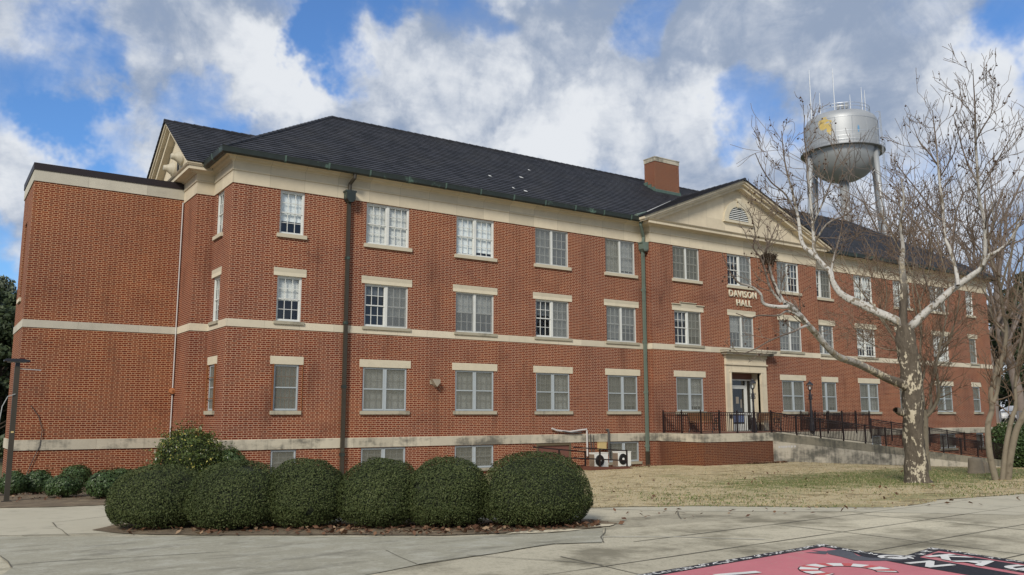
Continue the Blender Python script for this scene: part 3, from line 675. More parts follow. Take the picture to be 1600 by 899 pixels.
# white patches where tiles are missing
mb = MB()
for (x, t) in ((10.9, .30), (14.3, .62), (12.9, .40), (11.4, .13), (11.9, .11)):
    y = -ov + (EH + ov) * t; z = E0 + rise * t; w = random.uniform(.12, .25)
    mb = MB(); mb.quad((x, y, z + .045), (x + w, y, z + .04), (x + w * .9, y + .12, z + .12), (x + .04, y + .12, z + .125)); mb.build('bare_patch', 'roof_patch', main_roof)
# valley flashing in copper beside the entrance roof
mb = MB()
def valley(t): return Vector((XC - hw * (1 - t), -.47 + (ez + PH * t - E0) / SL + .02, ez + PH * t + .05))
mb.tube([valley(0) + Vector((-.06, 0, 0)), valley(.12), valley(.2)], [.10, .07, .03], 6)
mb.tube([valley(.2), valley(.5), valley(.8)], [.03, .02, .012], 5, 1)
mb.build('valley_flashing', ['pipe_green', 'roof_patch'], hall)

# pediments: raking cornice, tympanum, lunette vent
def rake(mb, C, hw, z0, h, y0, y1, th0, th1, sgn, axis):
    """a raking member between heights th0..th1 under the roof line"""
    k = h / hw
    pts = [(C + sgn * hw, z0 - th0 * .999), (C, z0 + h - th0), (C, z0 + h - th1), (C + sgn * (hw - .02), z0 - th1 + .02 * k)]
    mb.prism(pts, axis, y0, y1)
mb = MB()
for sgn in (-1, 1):
    rake(mb, XC, hw - .03, ez, PH, -.93, -.42, .02, .13, sgn, 1); rake(mb, XC, hw - .10, ez, PH - .03, -.86, -.42, .10, .20, sgn, 1)
    rake(mb, XC, hw - .32, ez + .02, PH - .10, -.72, -.42, .09, .30, sgn, 1)
mb.build('raking_cornice', 'stone', hall); mb = MB()
for sgn in (-1, 1):
    rake(mb, GC, ghw - .03, ez, GH, -1.08, -.6, .02, .13, sgn, 0); rake(mb, GC, ghw - .10, ez, GH - .03, -1.02, -.6, .10, .20, sgn, 0)
    rake(mb, GC, ghw - .32, ez + .02, GH - .16, -.88, -.6, .09, .32, sgn, 0)
mb.build('raking_cornice', 'stone', hall)
mb = MB()
mb.prism([(XC - hw + .3, 9.36), (XC + hw - .3, 9.36), (XC, zc - .2)], 1, -.42, -.2); mb.build('tympanum', 'stone', hall); mb = MB(); mb.prism([(GC - ghw + .3, 9.36), (GC + ghw - .3, 9.36), (GC, ez + GH - .2)], 0, -.62, -.4)
mb.build('tympanum', 'stone', hall)
def lunette():
    m = MB(); n = 18; c = (XC + .02, -.42, 10.05)
    for i in range(n):
        a, b = math.pi * i / n, math.pi * (i + 1) / n
        q = lambda r, t, y: (c[0] + r * math.cos(t), y, c[2] + r * math.sin(t))
        for (r0, r1, y) in ((.72, 1.02, -.50), ):
            m.quad(q(r0, a, y), q(r1, a, y), q(r1, b, y), q(r0, b, y)); m.quad(q(r1, a, y), q(r1, a, -.42), q(r1, b, -.42), q(r1, b, y)); m.quad(q(r0, a, y), q(r0, a, -.40), q(r0, b, -.40), q(r0, b, y))
    m.box(c[0] - 1.08, c[0] + 1.08, -.55, -.42, 9.93, 10.05); m.prism([(c[0] - .09, 10.72), (c[0] + .09, 10.72), (c[0] + .15, 11.16), (c[0] - .15, 11.16)], 1, -.56, -.42)
    v = m.build('vent', 'lintel_stone', hall)
    d = MB(); d.ngon([(c[0] + .715 * math.cos(math.pi * i / 18), -.43, c[2] + .715 * math.sin(math.pi * i / 18)) for i in range(19)]); d.build('vent_back', 'room_dark', v)
    l = MB()
    for k in range(7):
        z = c[2] + .05 + k * .095; w = math.sqrt(max(.01, .70 ** 2 - (z - c[2]) ** 2)); l.quad((c[0] - w, -.49, z), (c[0] + w, -.49, z), (c[0] + w, -.435, z + .07), (c[0] - w, -.435, z + .07))
    l.build('louvre', 'white_paint', v)
lunette()
# dark slit and two horn-shaped hoods on the left gable
mb = MB(); mb.box(-.66, -.615, 4.98, 5.22, 9.62, 10.45); mb.build('gable_slot', 'room_dark', hall)
for (y, z) in ((4.55, 10.28), (5.72, 10.12)):
    m = MB(); m.lathe([(.02, -.42), (.08, -.42), (.11, -.39), (.125, -.31), (.185, -.19), (.205, -.18), (.22, -.12), (.29, -.10), (.30, -.03), (.30, 0)], (-.62, y, z), 'x', 20); m.build('vent_hood', 'horn_beige', hall, True)

# chimney
mb = MB(); mb.box(22.97, 24.73, 4.0, 4.8, 11.5, 14.02); ch = mb.build('chimney', 'chimney_brick', main_roof)
mb = MB(); mb.box(22.95, 24.75, 3.98, 4.82, 14.02, 14.22); mb.box(22.93, 24.77, 3.96, 4.84, 14.22, 14.27); mb.build('chimney_cap', 'base_stone', ch)
mb = MB()
zf = lambda y: E0 + (y + ov) * SL
mb.box(22.93, 24.77, 3.93, 3.98, zf(4) - .1, zf(4) + .14)
for k in range(3):
    y = 4.0 + k * .27; mb.box(22.92, 22.965, y, y + .29, zf(y) - .05, zf(y + .27) + .10); mb.box(24.735, 24.78, y, y + .29, zf(y) - .05, zf(y + .27) + .10)
mb.build('chimney_flashing', 'gutter_seam', ch)

# left wing with flat roof
mb = MB()
XW, YW0, YW1 = -5.41, 3.93, 7.27
mb.wall(pf(YW0), XW, -.6, ZB, 8.53, [], (0, 1, 0))
mb.wall(pside(XW), YW0, YW1, ZB, 8.53, [(5.45, 6.25, 4.75, 7.4), (4.9, 5.02, 2.6, 3.0)], (1, 0, 0), .2)
mb.wall(pf(YW1), XW, -.6, ZB, 8.53, [], (0, -1, 0))
wing = mb.build('wing_wall', 'wing_brick', hall)
WP = [(-.6, YW1), (XW, YW1), (XW, YW0), (-.6, YW0)]
mb = MB(); mb.sweep(WP, [(-.05, 3.63), (.022, 3.63), (.022, 3.88), (-.05, 3.88)]); mb.build('wing_belt', 'wing_stone', hall); mb = MB(); mb.sweep(WP, [(-.05, 8.52), (.03, 8.52), (.03, 8.9), (-.05, 8.9)]); mb.build('wing_frieze', 'wing_stone', hall)
mb = MB(); mb.sweep(WP, [(-.05, -.33), (.035, -.33), (.035, 0), (-.05, 0)]); mb.build('wing_base_band', 'base_stone', hall)
mb = MB(); mb.sweep(WP, [(-.2, 8.9), (.055, 8.9), (.06, 9.13), (-.2, 9.14)]); mb.quad((XW, YW0, 9.0), (-.6, YW0, 9.0), (-.6, YW1, 9.0), (XW, YW1, 9.0)); mb.build('parapet_cap', 'dark_cap', hall)
mb = MB(); mb.box(XW - .06, XW + .1, 5.35, 6.35, 4.62, 4.75); mb.build('wing_sill', 'lintel_stone', hall)
mb = MB(); mb.quad((XW + .2, 4.5, 2.4), (XW + .2, 6.5, 2.4), (XW + .2, 6.5, 7.6), (XW + .2, 4.5, 7.6)); mb.build('wing_pane', 'curtain_dark', hall)

# ------------------------------------------------------------------ windows
PROTO = {}
def box_part(key, name, mat, fn):
    if key not in PROTO:
        m = MB(); fn(m); PROTO[key] = m.build(name, mat, None, fixn=False); o = PROTO[key]; COL.objects.unlink(o)
    return PROTO[key]
def use(key, name, mat, fn, parent, loc=(0, 0, 0)):
    o = box_part(key, name, mat, fn).copy(); o.parent = parent; o.location = loc; COL.objects.link(o); return o
def halves(w):
    return [(-w / 2 + .05, w / 2 - .05)] if w < 1.2 else [(-w / 2 + .05, -.05), (.05, w / 2 - .05)]
def sash(m, a, b, h, storm=False, y0=.075, thin=.020):
    mid = h * .5
    if storm:
        for (p, q, r, s_) in ((a - .03, a + .02, .02, h - .02), (b - .02, b + .03, .02, h - .02)): m.box(p, q, .035, .07, r, s_)
        m.box(a + .02, b - .02, .036, .069, .02, .075); m.box(a + .02, b - .02, .036, .069, h - .07, h - .02)
        if h > 1.2: m.box(a + .02, b - .02, .037, .068, mid - .02, mid + .02)
    else:
        for k, (z0, z1) in enumerate(((mid - .02, h - .05), (.05, mid + .02))):
            y = y0 + .022 * k
            m.box(a, a + .035, y, y + .03, z0, z1); m.box(b - .035, b, y, y + .03, z0, z1)
            m.box(a + .035, b - .035, y + .001, y + .029, z0, z0 + .04); m.box(a + .035, b - .035, y + .001, y + .029, z1 - .04, z1)
            for i in (1, 2):
                x = a + (b - a) * i / 3; m.box(x - thin / 2, x + thin / 2, y + .004, y + .025, z0 + .04, z1 - .04)
            z = (z0 + z1) / 2
            m.box(a + .035, b - .035, y + .006, y + .023, z - thin / 2, z + thin / 2)
def frame_fn(w, h, storm):
    def f(m):
        y0, y1 = (.045, .125) if storm else (.055, .125)
        m.box(-w / 2 + .002, -w / 2 + .05, y0, y1, .002, h - .002); m.box(w / 2 - .05, w / 2 - .002, y0, y1, .002, h - .002)
        m.box(-w / 2 + .05, w / 2 - .05, y0 + .001, y1, .006, .05); m.box(-w / 2 + .05, w / 2 - .05, y0 + .001, y1, h - .05, h - .008)
        if w > 1.2: m.box(-.05, .05, y0 - .004, y1, .05, h - .05)
        for a, b in halves(w): sash(m, a, b, h, storm)
    return f
def inner_fn(w, h):
    def f(m):
        for a, b in halves(w): sash(m, a, b, h, False, .098, .016)
    return f
def pane_fn(w, h):
    def f(m):
        for a, b in halves(w): m.quad((a, .128, .04), (b, .128, .04), (b, .128, h - .04), (a, .128, h - .04))
    return f
def half_fn(a, b, h, y):
    return lambda m: m.quad((a, y, .04), (b, y, .04), (b, y, h - .04), (a, y, h - .04))
def blind_fn(a, b, h, drop, slats, seed):
    def f(m):
        r = random.Random(seed); top = h - .04; bot = top - (h - .08) * drop; n = max(1, int((top - bot) / (.036 if slats else .3)))
        for k in range(n):
            z0 = bot + (top - bot) * k / n; z1 = bot + (top - bot) * (k + 1) / n
            if slats:
                t = r.uniform(.0, .006); m.quad((a, .184, z0 - t), (b, .184, z0 + r.uniform(-.003, .003)), (b, .194, z1 - .002), (a, .194, z1 - .002))
            else:
                y = .18 + .01 * (k % 2); m.quad((a, y, z0), (b, y, z0), (b, .18 + .01 * ((k + 1) % 2), z1), (a, .18 + .01 * ((k + 1) % 2), z1))
        m.box(a, b, .17, .2, bot - .025, bot)
    return f
def make_window(x, y, z, w, h, style, cfg, rotz=0, sill=True, lintel=None, stepped=False, sill_h=.125):
    """cfg: per half (kind, drop, screen)"""
    storm = style == 'storm'; w = round(w, 2); h = round(h, 3)
    o = use(('fr', w, h, storm), 'window', 'aluminium' if storm else 'white_paint', frame_fn(w, h, storm), hall, (x - 24, y - 5.6, z + 1.42))
    o.rotation_euler = (0, 0, rotz)
    if storm: use(('in', w, h), 'sash', 'sash_grey', inner_fn(w, h), o)
    use(('pn', w, h), 'pane', 'glass', pane_fn(w, h), o)
    for k, (a, b) in enumerate(halves(w)):
        kind, drop, scr = cfg[k % len(cfg)]
        if kind:
            sl = kind.startswith('blind'); sd_ = hash((round(x, 1), round(z, 1), k)) % 5
            use(('bl', w, h, k, kind, drop, sd_), 'blind' if sl else ('curtain' if kind == 'curtain_dark' else 'shade'), kind, blind_fn(a, b, h, drop, sl, sd_), o)
        if scr: use(('sc', w, h, k, scr), 'screen', scr, half_fn(a + (.02 if storm else -.002), b - (.02 if storm else -.002), h, .053 if storm else .066), o)
    if sill: use(('sill', w, sill_h), 'sill', 'sill_stone' if sill_h < .12 or storm else 'lintel_stone', lambda m: m.box(-w / 2 - .09, w / 2 + .09, -.075, .115, -sill_h, .004), o)
    if lintel:
        def lf(m):
            m.box(-w / 2 - .135, w / 2 + .135, -.018, .1, h - .006, h + lintel)
            if stepped:
                m.box(-.5, .5, -.021, .1, h + lintel - .01, h + lintel + .09); m.box(-w / 2 - .17, -.49, -.07, .1, h + lintel - .002, h + lintel + .03); m.box(.49, w / 2 + .17, -.07, .1, h + lintel - .002, h + lintel + .03); m.box(-.53, .53, -.075, .1, h + lintel + .092, h + lintel + .12)
        use(('lint', w, h, lintel, stepped), 'lintel', 'lintel_stone', lf, o)
    return o
SW, BW, BG, CD = 'shade_white', 'blind_white', 'blind_grey', 'curtain_dark'
S, SLt = 'screen', 'screen_light'
up3 = {0: [(SW, .68, None)], 1: [(BW, 1, None), (BW, 1, None)], 2: [(SW, .93, None), (SW, .87, None)], 3: [(BG, 1, SLt), (CD, .9, SLt)], 4: [(BW, .92, S), (BW, .88, SLt)]}
up2 = {0: [(BW, .52, None)], 1: [(CD, .25, None), (BG, .7, SLt)], 2: [(BW, .48, SLt), (BW, .46, SLt)], 3: [(CD, .4, None), (BG, 1, SLt)], 4: [(BG, .9, SLt), (BG, .6, SLt)]}
rt3 = {0: [(SW, .8, None)], 1: [(BG, .7, None), (CD, 1, S)], 2: [(BW, .9, None), (BG, 1, SLt)], 3: [(BW, 1, None), (BW, .8, None)], 4: [(BW, .6, None), (CD, .8, S)]}
rt2 = {0: [(BG, 1, S)], 1: [(BW, .8, None), (BW, 1, None)], 2: [(BG, .8, None), (BG, 1, SLt)], 3: [(BW, .7, None), (BW, .6, None)], 4: [(BG, 1, SLt), (CD, 1, SLt)]}
pv3 = [[(CD, 1, S), (CD, 1, S)], [(CD, .3, None), (BG, 1, SLt)], [(BG, 1, SLt), (CD, .5, None)]]
pv2 = [[(CD, .3, None), (BG, .7, S)], [(BW, .5, SLt), (BG, .9, SLt)], [(BG, .9, SLt), (BG, .7, SLt)]]
def low_cfg(i): return [(BG, 1, S), (BG if i % 3 else BW, .85 + .05 * (i % 4), S)]
for side, cols in ((0, left_cols), (1, right_cols)):
    for i, (c, w) in enumerate(cols):
        make_window(c, 0, F3[0], w, F3[1] - F3[0], 'wood', (rt3 if side else up3)[i])
        make_window(c, 0, F2[0], w, F2[1] - F2[0], 'wood', (rt2 if side else up2)[i], lintel=.265, sill_h=.10)
        lw = make_window(c, 0, F1[0], w, F1[1] - F1[0], 'storm', [(BW, 1, S), (BW, 1, S)] if (side == 0 and i in (1, 2)) else low_cfg(i), lintel=.265, sill_h=.12)
        if side == 0 and i == 3:      # the basement door takes the place of a window here
            f = MB(); h = -FB[0] + FB[1]; f.box(c - w / 2, c - w / 2 + .08, -.02, .12, FB[0], FB[1] - .01); f.box(c + w / 2 - .08, c + w / 2, -.02, .12, FB[0], FB[1] - .01); f.box(c - w / 2 + .08, c + w / 2 - .08, -.019, .12, FB[1] - .09, FB[1] - .01)
            bd = f.build('basement_opening', 'door_frame_brown', hall)
            f = MB(); f.box(c - w / 2 + .08, c + w / 2 - .08, .03, .1, FB[1] - .62, FB[1] - .09); f.build('panel', 'door_brown', bd)
            f = MB(); f.box(c - w / 2 + .08, c + w / 2 - .08, .032, .1, FB[0], FB[1] - .622); f.build('lower_panel', 'panel_tan', bd)
        else:
            make_window(c, 0, FB[0], w, FB[1] - FB[0], 'storm', [(BG, 1, S), (BG, 1, S)], sill=True, sill_h=.1)
        if side == 0 and i == 0:      # rusty burglar bars behind the frame of the first ground-floor window
            f = MB()
            for k in range(5): f.box(c - w / 2 + .14 + k * .145, c - w / 2 + .155 + k * .145, .072, .086, F1[0] + .04, F1[1] - .04)
            for z in (.42, 1.12): f.box(c - w / 2 + .05, c + w / 2 - .05, .074, .084, F1[0] + z, F1[0] + z + .03)
            f.box(c - w / 2 - .045, c - w / 2 - .004, -.045, .02, F1[0] - .02, F1[1] + .0); f.box(c + w / 2 + .10, c + w / 2 + .125, -.03, .02, F1[0], F1[1])
            g = f.build('window_bars', 'rust', lw)
for k, (c, w) in enumerate(pav_cols):
    make_window(c, YP, F3[0], w, F3[1] - F3[0], 'wood', pv3[k])
    make_window(c, YP, F2[0], w, F2[1] - F2[0], 'wood', pv2[k], lintel=.265, stepped=(k == 0), sill_h=.10)
    if k != 1: make_window(c, YP, F1[0], w, F1[1] - F1[0], 'storm', low_cfg(k), lintel=.265, sill_h=.12)
make_window(0, YW, F3[0], .86, F3[1] - F3[0], 'wood', [(BW, .8, None)], -math.pi / 2); make_window(0, YW, F2[0], .86, F2[1] - F2[0], 'wood', [(BW, .6, None)], -math.pi / 2, lintel=.265, sill_h=.1)
lw = make_window(0, YW, F1[0], .86, F1[1] - F1[0], 'storm', [(BG, 1, S)], -math.pi / 2, lintel=.265, sill_h=.12)
f = MB(); f.box(-.05, .0, YW - .50, YW - .44, F1[0] - .02, F1[1]); f.box(-.045, .0, YW + .45, YW + .52, F1[0] - .02, F1[1])
for z in (.4, 1.1): f.bar((-.03, YW - .45, F1[0] + z), (-.03, YW + .5, F1[0] + z), .02)
f.build('window_bars', 'rust', hall)

# ------------------------------------------------------------------ downspouts, small fittings on the walls
def downspout(x, yw, mats, head_z, zb, start):
    m = MB(); m.tube([start, (start[0], start[1], 9.1), (x, yw - .17, head_z + .62), (x, yw - .14, head_z + .34)], .07, 8)
    m.prism([(x - .20, head_z + .36), (x + .20, head_z + .36), (x + .20, head_z + .31), (x + .165, head_z + .28), (x + .165, head_z + .05), (x + .07, head_z - .06), (x - .07, head_z - .06), (x - .165, head_z + .05), (x - .165, head_z + .28), (x - .20, head_z + .31)], 1, yw - .32, yw - .02, 1)
    m.box(x - .062, x + .062, yw - .165, yw - .06, zb, head_z - .05)
    for z in (6.2, 3.9, 1.7, -.6): m.box(x - .072, x + .072, yw - .175, yw - .02, z, z + .10, 1)
    if len(mats) > 2: m.box(x - .07, x + .07, yw - .172, yw - .05, zb, -.78, 2)
    return m.build('downspout', mats, hall)
downspout(4.06, 0, ['pipe_brown', 'gutter_copper'], 8.30, -1.38, (4.12, -.43, 9.24))
downspout(18.10, -.03, ['pipe_green', 'pipe_green', 'pipe_brown'], 8.02, -1.45, (17.75, -.42, 9.24))
m = MB(); m.box(7.48, 7.70, -.03, .02, 1.90, 2.06); m.prism([(7.46, 2.08), (7.78, 2.08), (7.80, 1.96), (7.66, 1.80), (7.60, 1.86)], 1, -.24, -.03); m.build('floodlight', 'flood_beige', hall)
m = MB(); m.tube([(-.66, 3.89, 8.42), (-.66, 3.89, -.4)], .022, 6); m.build('conduit', 'pvc_white', hall)
m = MB(); m.lathe([(.02, -.14), (.10, -.12), (.115, -.03), (.115, 0)], (-.68, 3.89, 1.62), 'y', 14); m.tube([(-.66, 3.9, 1.5), (-.62, 3.9, .4)], .012, 5); m.build('alarm_bell', 'copper_orange', hall)
m = MB(); m.tube([(-5.0, 3.9, 1.1), (-4.75, 3.89, .75), (-4.62, 3.88, .3), (-4.66, 3.88, -.2), (-4.85, 3.88, -.7), (-5.0, 3.86, -1.2)], .012, 5); m.build('cable', 'conduit_dark', hall)
m = MB(); m.tube([(13.0, -.09, .24), (13.25, -.10, .16), (13.9, -.10, .10), (14.55, -.09, .17), (14.78, -.09, .19), (14.80, -.09, .10), (14.80, -.10, -.9)], .035, 6); m.build('pipe', 'pvc_white', hall)
m = MB(); m.tube([(13.3, -.07, .17), (13.6, -.12, .11), (13.95, -.11, .06), (14.5, -.11, .07)], .03, 6); m.tube([(14.98, -.08, .0), (15.02, -.09, -.6), (14.95, -.2, -1.0)], .02, 5); m.tube([(15.15, -.07, -.05), (15.17, -.09, -.95)], .016, 5); m.build('pipe', 'conduit_dark', hall)
m = MB(); m.tube([(15.9, -.02, .16), (15.93, -.12, .17), (15.94, -.12, .10), (15.95, -.11, -.85)], .045, 7); m.build('pipe', 'conduit_dark', hall)
m = MB(); m.box(15.42, 15.80, -.14, .02, -.66, -.36); m.box(15.40, 15.82, -.15, .02, -.36, -.34); m.build('electric_box', 'box_yellow', hall)

# ------------------------------------------------------------------ entrance
m = MB()
zt = 3.42
m.box(22.80, 23.14, YP - .10, YP + .12, -.02, zt); m.box(25.22, 25.62, YP - .10, YP + .12, -.02, zt); m.box(23.14, 25.22, YP - .099, YP + .12, 2.74, zt)
m.box(23.06, 23.135, YP - .13, YP + .0, .05, 2.82); m.box(25.225, 25.30, YP - .13, YP + .0, .05, 2.82); m.box(23.0, 25.36, YP - .131, YP, 2.745, 2.83)
m.prism([(22.74, 3.08), (25.68, 3.08), (25.68, 3.14), (24.2, 3.26), (22.74, 3.14)], 1, YP - .16, YP - .05)
m.box(22.76, 25.66, YP - .14, YP + .1, zt, 3.56)
ent = m.build('door_surround', 'stone', hall)
m = MB(); m.box(22.62, 25.92, YP - .34, YP + .05, 3.56, 3.66); m.box(22.52, 26.02, YP - .44, YP + .05, 3.66, 3.74); m.box(22.50, 26.04, YP - .46, YP + .06, 3.74, 3.79); m.build('door_canopy', 'base_stone', ent)
YD = YP + .50
m = MB(); m.quad((23.14, YP, -.02), (23.14, YD, -.02), (23.14, YD, 2.74), (23.14, YP, 2.74)); m.quad((25.22, YP + .121, -.02), (25.22, YD, -.02), (25.22, YD, 2.74), (25.22, YP + .121, 2.74)); m.quad((23.14, YP + .121, 2.735), (25.22, YP + .121, 2.735), (25.22, YD, 2.735), (23.14, YD, 2.735)); m.build('door_reveal', 'stone', hall)
m = MB(); m.box(23.14, 25.22, YD - .02, YD + .1, 2.45, 2.735); m.build('transom_panel', 'door_brown', hall)
m = MB()
def rect_frame(m, x0, x1, z0, z1, w, y0, y1):
    m.box(x0, x0 + w, y0, y1, z0, z1); m.box(x1 - w, x1, y0, y1, z0, z1); m.box(x0 + w, x1 - w, y0 + .002, y1 - .002, z0, z0 + w); m.box(x0 + w, x1 - w, y0 + .002, y1 - .002, z1 - w, z1)
rect_frame(m, 23.2, 25.2, -.01, 2.45, .06, YD - .03, YD + .05)
for x in (23.62, 24.80): m.box(x - .035, x + .035, YD - .031, YD + .05, .05, 2.39)
m.box(23.655, 24.765, YD - .029, YD + .05, 2.10, 2.16); m.box(23.26, 23.585, YD - .029, YD + .05, .78, .84); m.box(24.835, 25.14, YD - .029, YD + .05, .78, .84)
df = m.build('door_frame', 'white_paint', hall)
m = MB(); rect_frame(m, 23.66, 24.76, .0, 2.10, .10, YD - .02, YD + .03); m.box(23.76, 24.66, YD - .018, YD + .028, .10, .34); m.box(23.76, 24.66, YD - .03, YD + .02, .80, .85)
dr = m.build('door', 'white_paint', hall)
m = MB(); m.quad((23.76, YD, .3), (24.66, YD, .3), (24.66, YD, 2.0), (23.76, YD, 2.0)); m.build('door_pane', 'glass', dr, fixn=False)
m = MB(); m.bar((23.73, YD - .06, .7), (23.73, YD - .06, 1.15), .03); m.bar((23.73, YD - .06, .75), (23.73, YD, .75), .025); m.bar((23.73, YD - .06, 1.1), (23.73, YD, 1.1), .025); m.build('door_handle', 'aluminium', dr)
m = MB()
for (a, b, c, d) in ((23.26, 23.585, .84, 2.39), (24.835, 25.14, .84, 2.39), (23.26, 23.585, .05, .78), (24.835, 25.14, .05, .78), (23.655, 24.765, 2.16, 2.39)): m.quad((a, YD + .01, c), (b, YD + .01, c), (b, YD + .01, d), (a, YD + .01, d))
m.build('sidelight_pane', 'glass', df, fixn=False)
m = MB(); m.box(23.82, 24.6, YD + .03, YD + .035, .42, .75); m.build('door_poster', 'card_blue', dr)
m = MB()
for (a, b, c, d) in ((24.1, 24.30, 1.3, 1.62), (24.42, 24.5, 1.1, 1.5)): m.box(a, b, YD + .03, YD + .034, c, d)
m.build('door_notice', 'panel_tan', dr)
m = MB(); m.box(23.80, 25.2, YD + 1.2, YD + 1.25, 0, 2.3); m.build('lobby_wall', 'room_dark', hall)
m = MB(); m.box(22.92, 23.06, YP - .15, YP - .10, .62, .80); m.build('door_keypad', 'black_iron', hall)
def text_mesh(name, s, size, mat, parent, origin, xdir, zdir, extrude=.03, bold=.0, align='CENTER', squeeze=1.0, fit=None):
    cu = bpy.data.curves.new(name, 'FONT'); cu.body = s; cu.size = size; cu.extrude = extrude; cu.offset = bold; cu.align_x = align; cu.space_character = 1.16; cu.resolution_u = 3
    tmp = bpy.data.objects.new(name, cu); COL.objects.link(tmp); bpy.context.view_layer.update()
    dg = bpy.context.evaluated_depsgraph_get(); me = bpy.data.meshes.new_from_object(tmp.evaluated_get(dg)); bpy.data.objects.remove(tmp); bpy.data.curves.remove(cu)
    X = Vector(xdir).normalized(); Z = Vector(zdir).normalized(); N = X.cross(Z); off = wloc(parent) if parent is not None else Vector((0, 0, 0))
    if fit:
        wd = max(v.co.x for v in me.vertices) - min(v.co.x for v in me.vertices); squeeze = fit / wd
    for v in me.vertices: v.co = Vector(origin) + X * (v.co.x * squeeze) + Z * v.co.y + N * v.co.z - off
    me.materials.clear(); me.materials.append(MATS[mat]); me.update()
    o = bpy.data.objects.new(name, me); COL.objects.link(o); o.parent = parent; return o
text_mesh('lettering', 'DAVISON', .45, 'letter_cream', hall, (24.24, YP - .03, 6.335), (1, 0, 0), (0, 0, 1), .03, .004, fit=1.92)
text_mesh('lettering', 'HALL', .43, 'letter_cream', hall, (24.28, YP - .03, 5.92), (1, 0, 0), (0, 0, 1), .03, .004, fit=1.04)

# ------------------------------------------------------------------ terrace, ramp, railings
TX0, TX1, TY = 18.6, 22.88, -2.95
ter = empty('entrance_terrace', (20.7, -1.7, -1.4), 'red brick terrace with grey stone coping in front of the entrance', 'terrace')
m = MB(); m.box(TX0, TX1, TY, YP - .02, -2.2, -.34); m.build('terrace_wall', 'terrace_brick', ter)
m = MB(); m.box(TX0 - .03, TX1 + .003, TY - .03, TY + .32, -.34, -.004); m.box(TX0 - .03, TX0 + .3, TY + .32, YP - .03, -.338, -.005); m.build('coping', 'base_stone', ter)
m = MB(); m.box(TX0 + .301, 32.4, -1.42, YP - .03, -.3, .0); m.box(TX0 + .301, TX1, TY + .321, -1.421, -.3, -.002); m.build('terrace_floor', 'step_brown', ter)
m = MB(); m.box(TX1 + .01, 32.42, -1.44, -1.40, -2.6, -.03); m.build('terrace_back_wall', 'base_stone', ter)
rmp = empty('wheelchair_ramp', (33, -2.2, -1.7), 'long stained concrete ramp sloping down beside the terrace', 'ramp')
RX1 = 47.0
def rz(x): return -.0 - max(0.0, x - TX1 - .1) * .0905
m = MB(); m.prism([(TX1, -3.6), (RX1, -3.6), (RX1, rz(RX1) - .36), (TX1, -.36)], 1, TY - .06, TY + .2); m.build('ramp_wall', 'ramp_stone', rmp)
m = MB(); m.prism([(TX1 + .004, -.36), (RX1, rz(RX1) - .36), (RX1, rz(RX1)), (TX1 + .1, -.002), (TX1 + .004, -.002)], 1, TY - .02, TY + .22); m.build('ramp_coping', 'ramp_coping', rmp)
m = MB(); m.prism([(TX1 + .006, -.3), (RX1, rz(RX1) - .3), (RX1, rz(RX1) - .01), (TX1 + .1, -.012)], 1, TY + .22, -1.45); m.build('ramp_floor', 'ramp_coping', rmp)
m = MB(); m.prism([(32.42, -3.6), (RX1, -3.6), (RX1, rz(RX1) - .02), (32.42, rz(32.42) - .02)], 1, -1.449, -1.3); m.build('ramp_inner_wall', 'ramp_stone', rmp)
for k, t_ in enumerate(((23.0, 'T'), )):
    mk = MB(); r = random.Random(3); x = 23.15
    for i in range(7):
        mk.quad((x, TY - .066, -.66 + r.uniform(-.03, .03)), (x + .12, TY - .066, -.66 + r.uniform(-.03, .02)), (x + .13, TY - .066, -.58), (x - .01, TY - .066, -.57)); x += r.uniform(.14, .22)
    mk.build('paint_smear', 'pvc_white', rmp)
def railing(label, pts, height, posts, bal=.115, finial=True, curve_end=False):
    """iron railing along pts (x, y, floor height): posts, two rails and square balusters"""
    L = [Vector(p) for p in pts]; root = empty('iron_railing', L[0], label, 'railing', 'iron railings of the terrace and ramp')
    rails = MB(); bars = MB(); up = Vector((0, 0, 1))
    for a, b in zip(L, L[1:]):
        d = (b - a); n = max(1, int(d.length / bal))
        rails.bar(a + up * height, b + up * height, .055, .04); rails.bar(a + up * (height - .10), b + up * (height - .10), .025, .025); rails.bar(a + up * .09, b + up * .09, .03, .025)
        for k in range(1, n): p = a + d * (k / n); bars.bar(p + up * .1, p + up * (height - .0), .022)
    tot = [0]
    for a, b in zip(L, L[1:]): tot.append(tot[-1] + (b - a).length)
    np_ = max(1, round(tot[-1] / posts))
    for k in range(np_ + 1):
        s = tot[-1] * k / np_; i = min(len(L) - 2, max(j for j in range(len(L) - 1) if tot[j] <= s + 1e-6)); p = L[i] + (L[i + 1] - L[i]) * ((s - tot[i]) / max(1e-6, tot[i + 1] - tot[i]))
        pst = MB(); pst.bar(p + up * -.12, p + up * (height + .05), .055)
        if finial: pst.ball(tuple(p + up * (height + .085)), .035)
        pst.build('post', 'rail_iron', root)
    rails.build('rail', 'rail_iron', root); bars.build('balusters', 'rail_iron', root)
    return root
yr = TY + .12
railing('black iron railing along the front and left edge of the brick terrace', [(TX0 + .1, YP - .12, .0), (TX0 + .1, yr, .0), (TX1 + .08, yr, .0)], .86, 1.05)
railing('long black iron railing descending along the outer edge of the ramp', [(TX1 + .1, yr, .0), (46.8, yr, rz(46.8))], .88, 1.72, finial=False)
railing('level black iron railing between the ramp and the hall windows', [(27.7, -1.46, -.0), (32.3, -1.46, 0)], .86, 1.1)
railing('black iron railing descending along the inner edge of the ramp', [(32.4, -1.46, -.32), (46.6, -1.46, rz(46.6) + .52)], .86, 1.72, finial=False)
railing('short level railing against the hall wall behind the ramp', [(27.8, -.72, 0), (32.2, -.72, 0)], .86, 1.1)

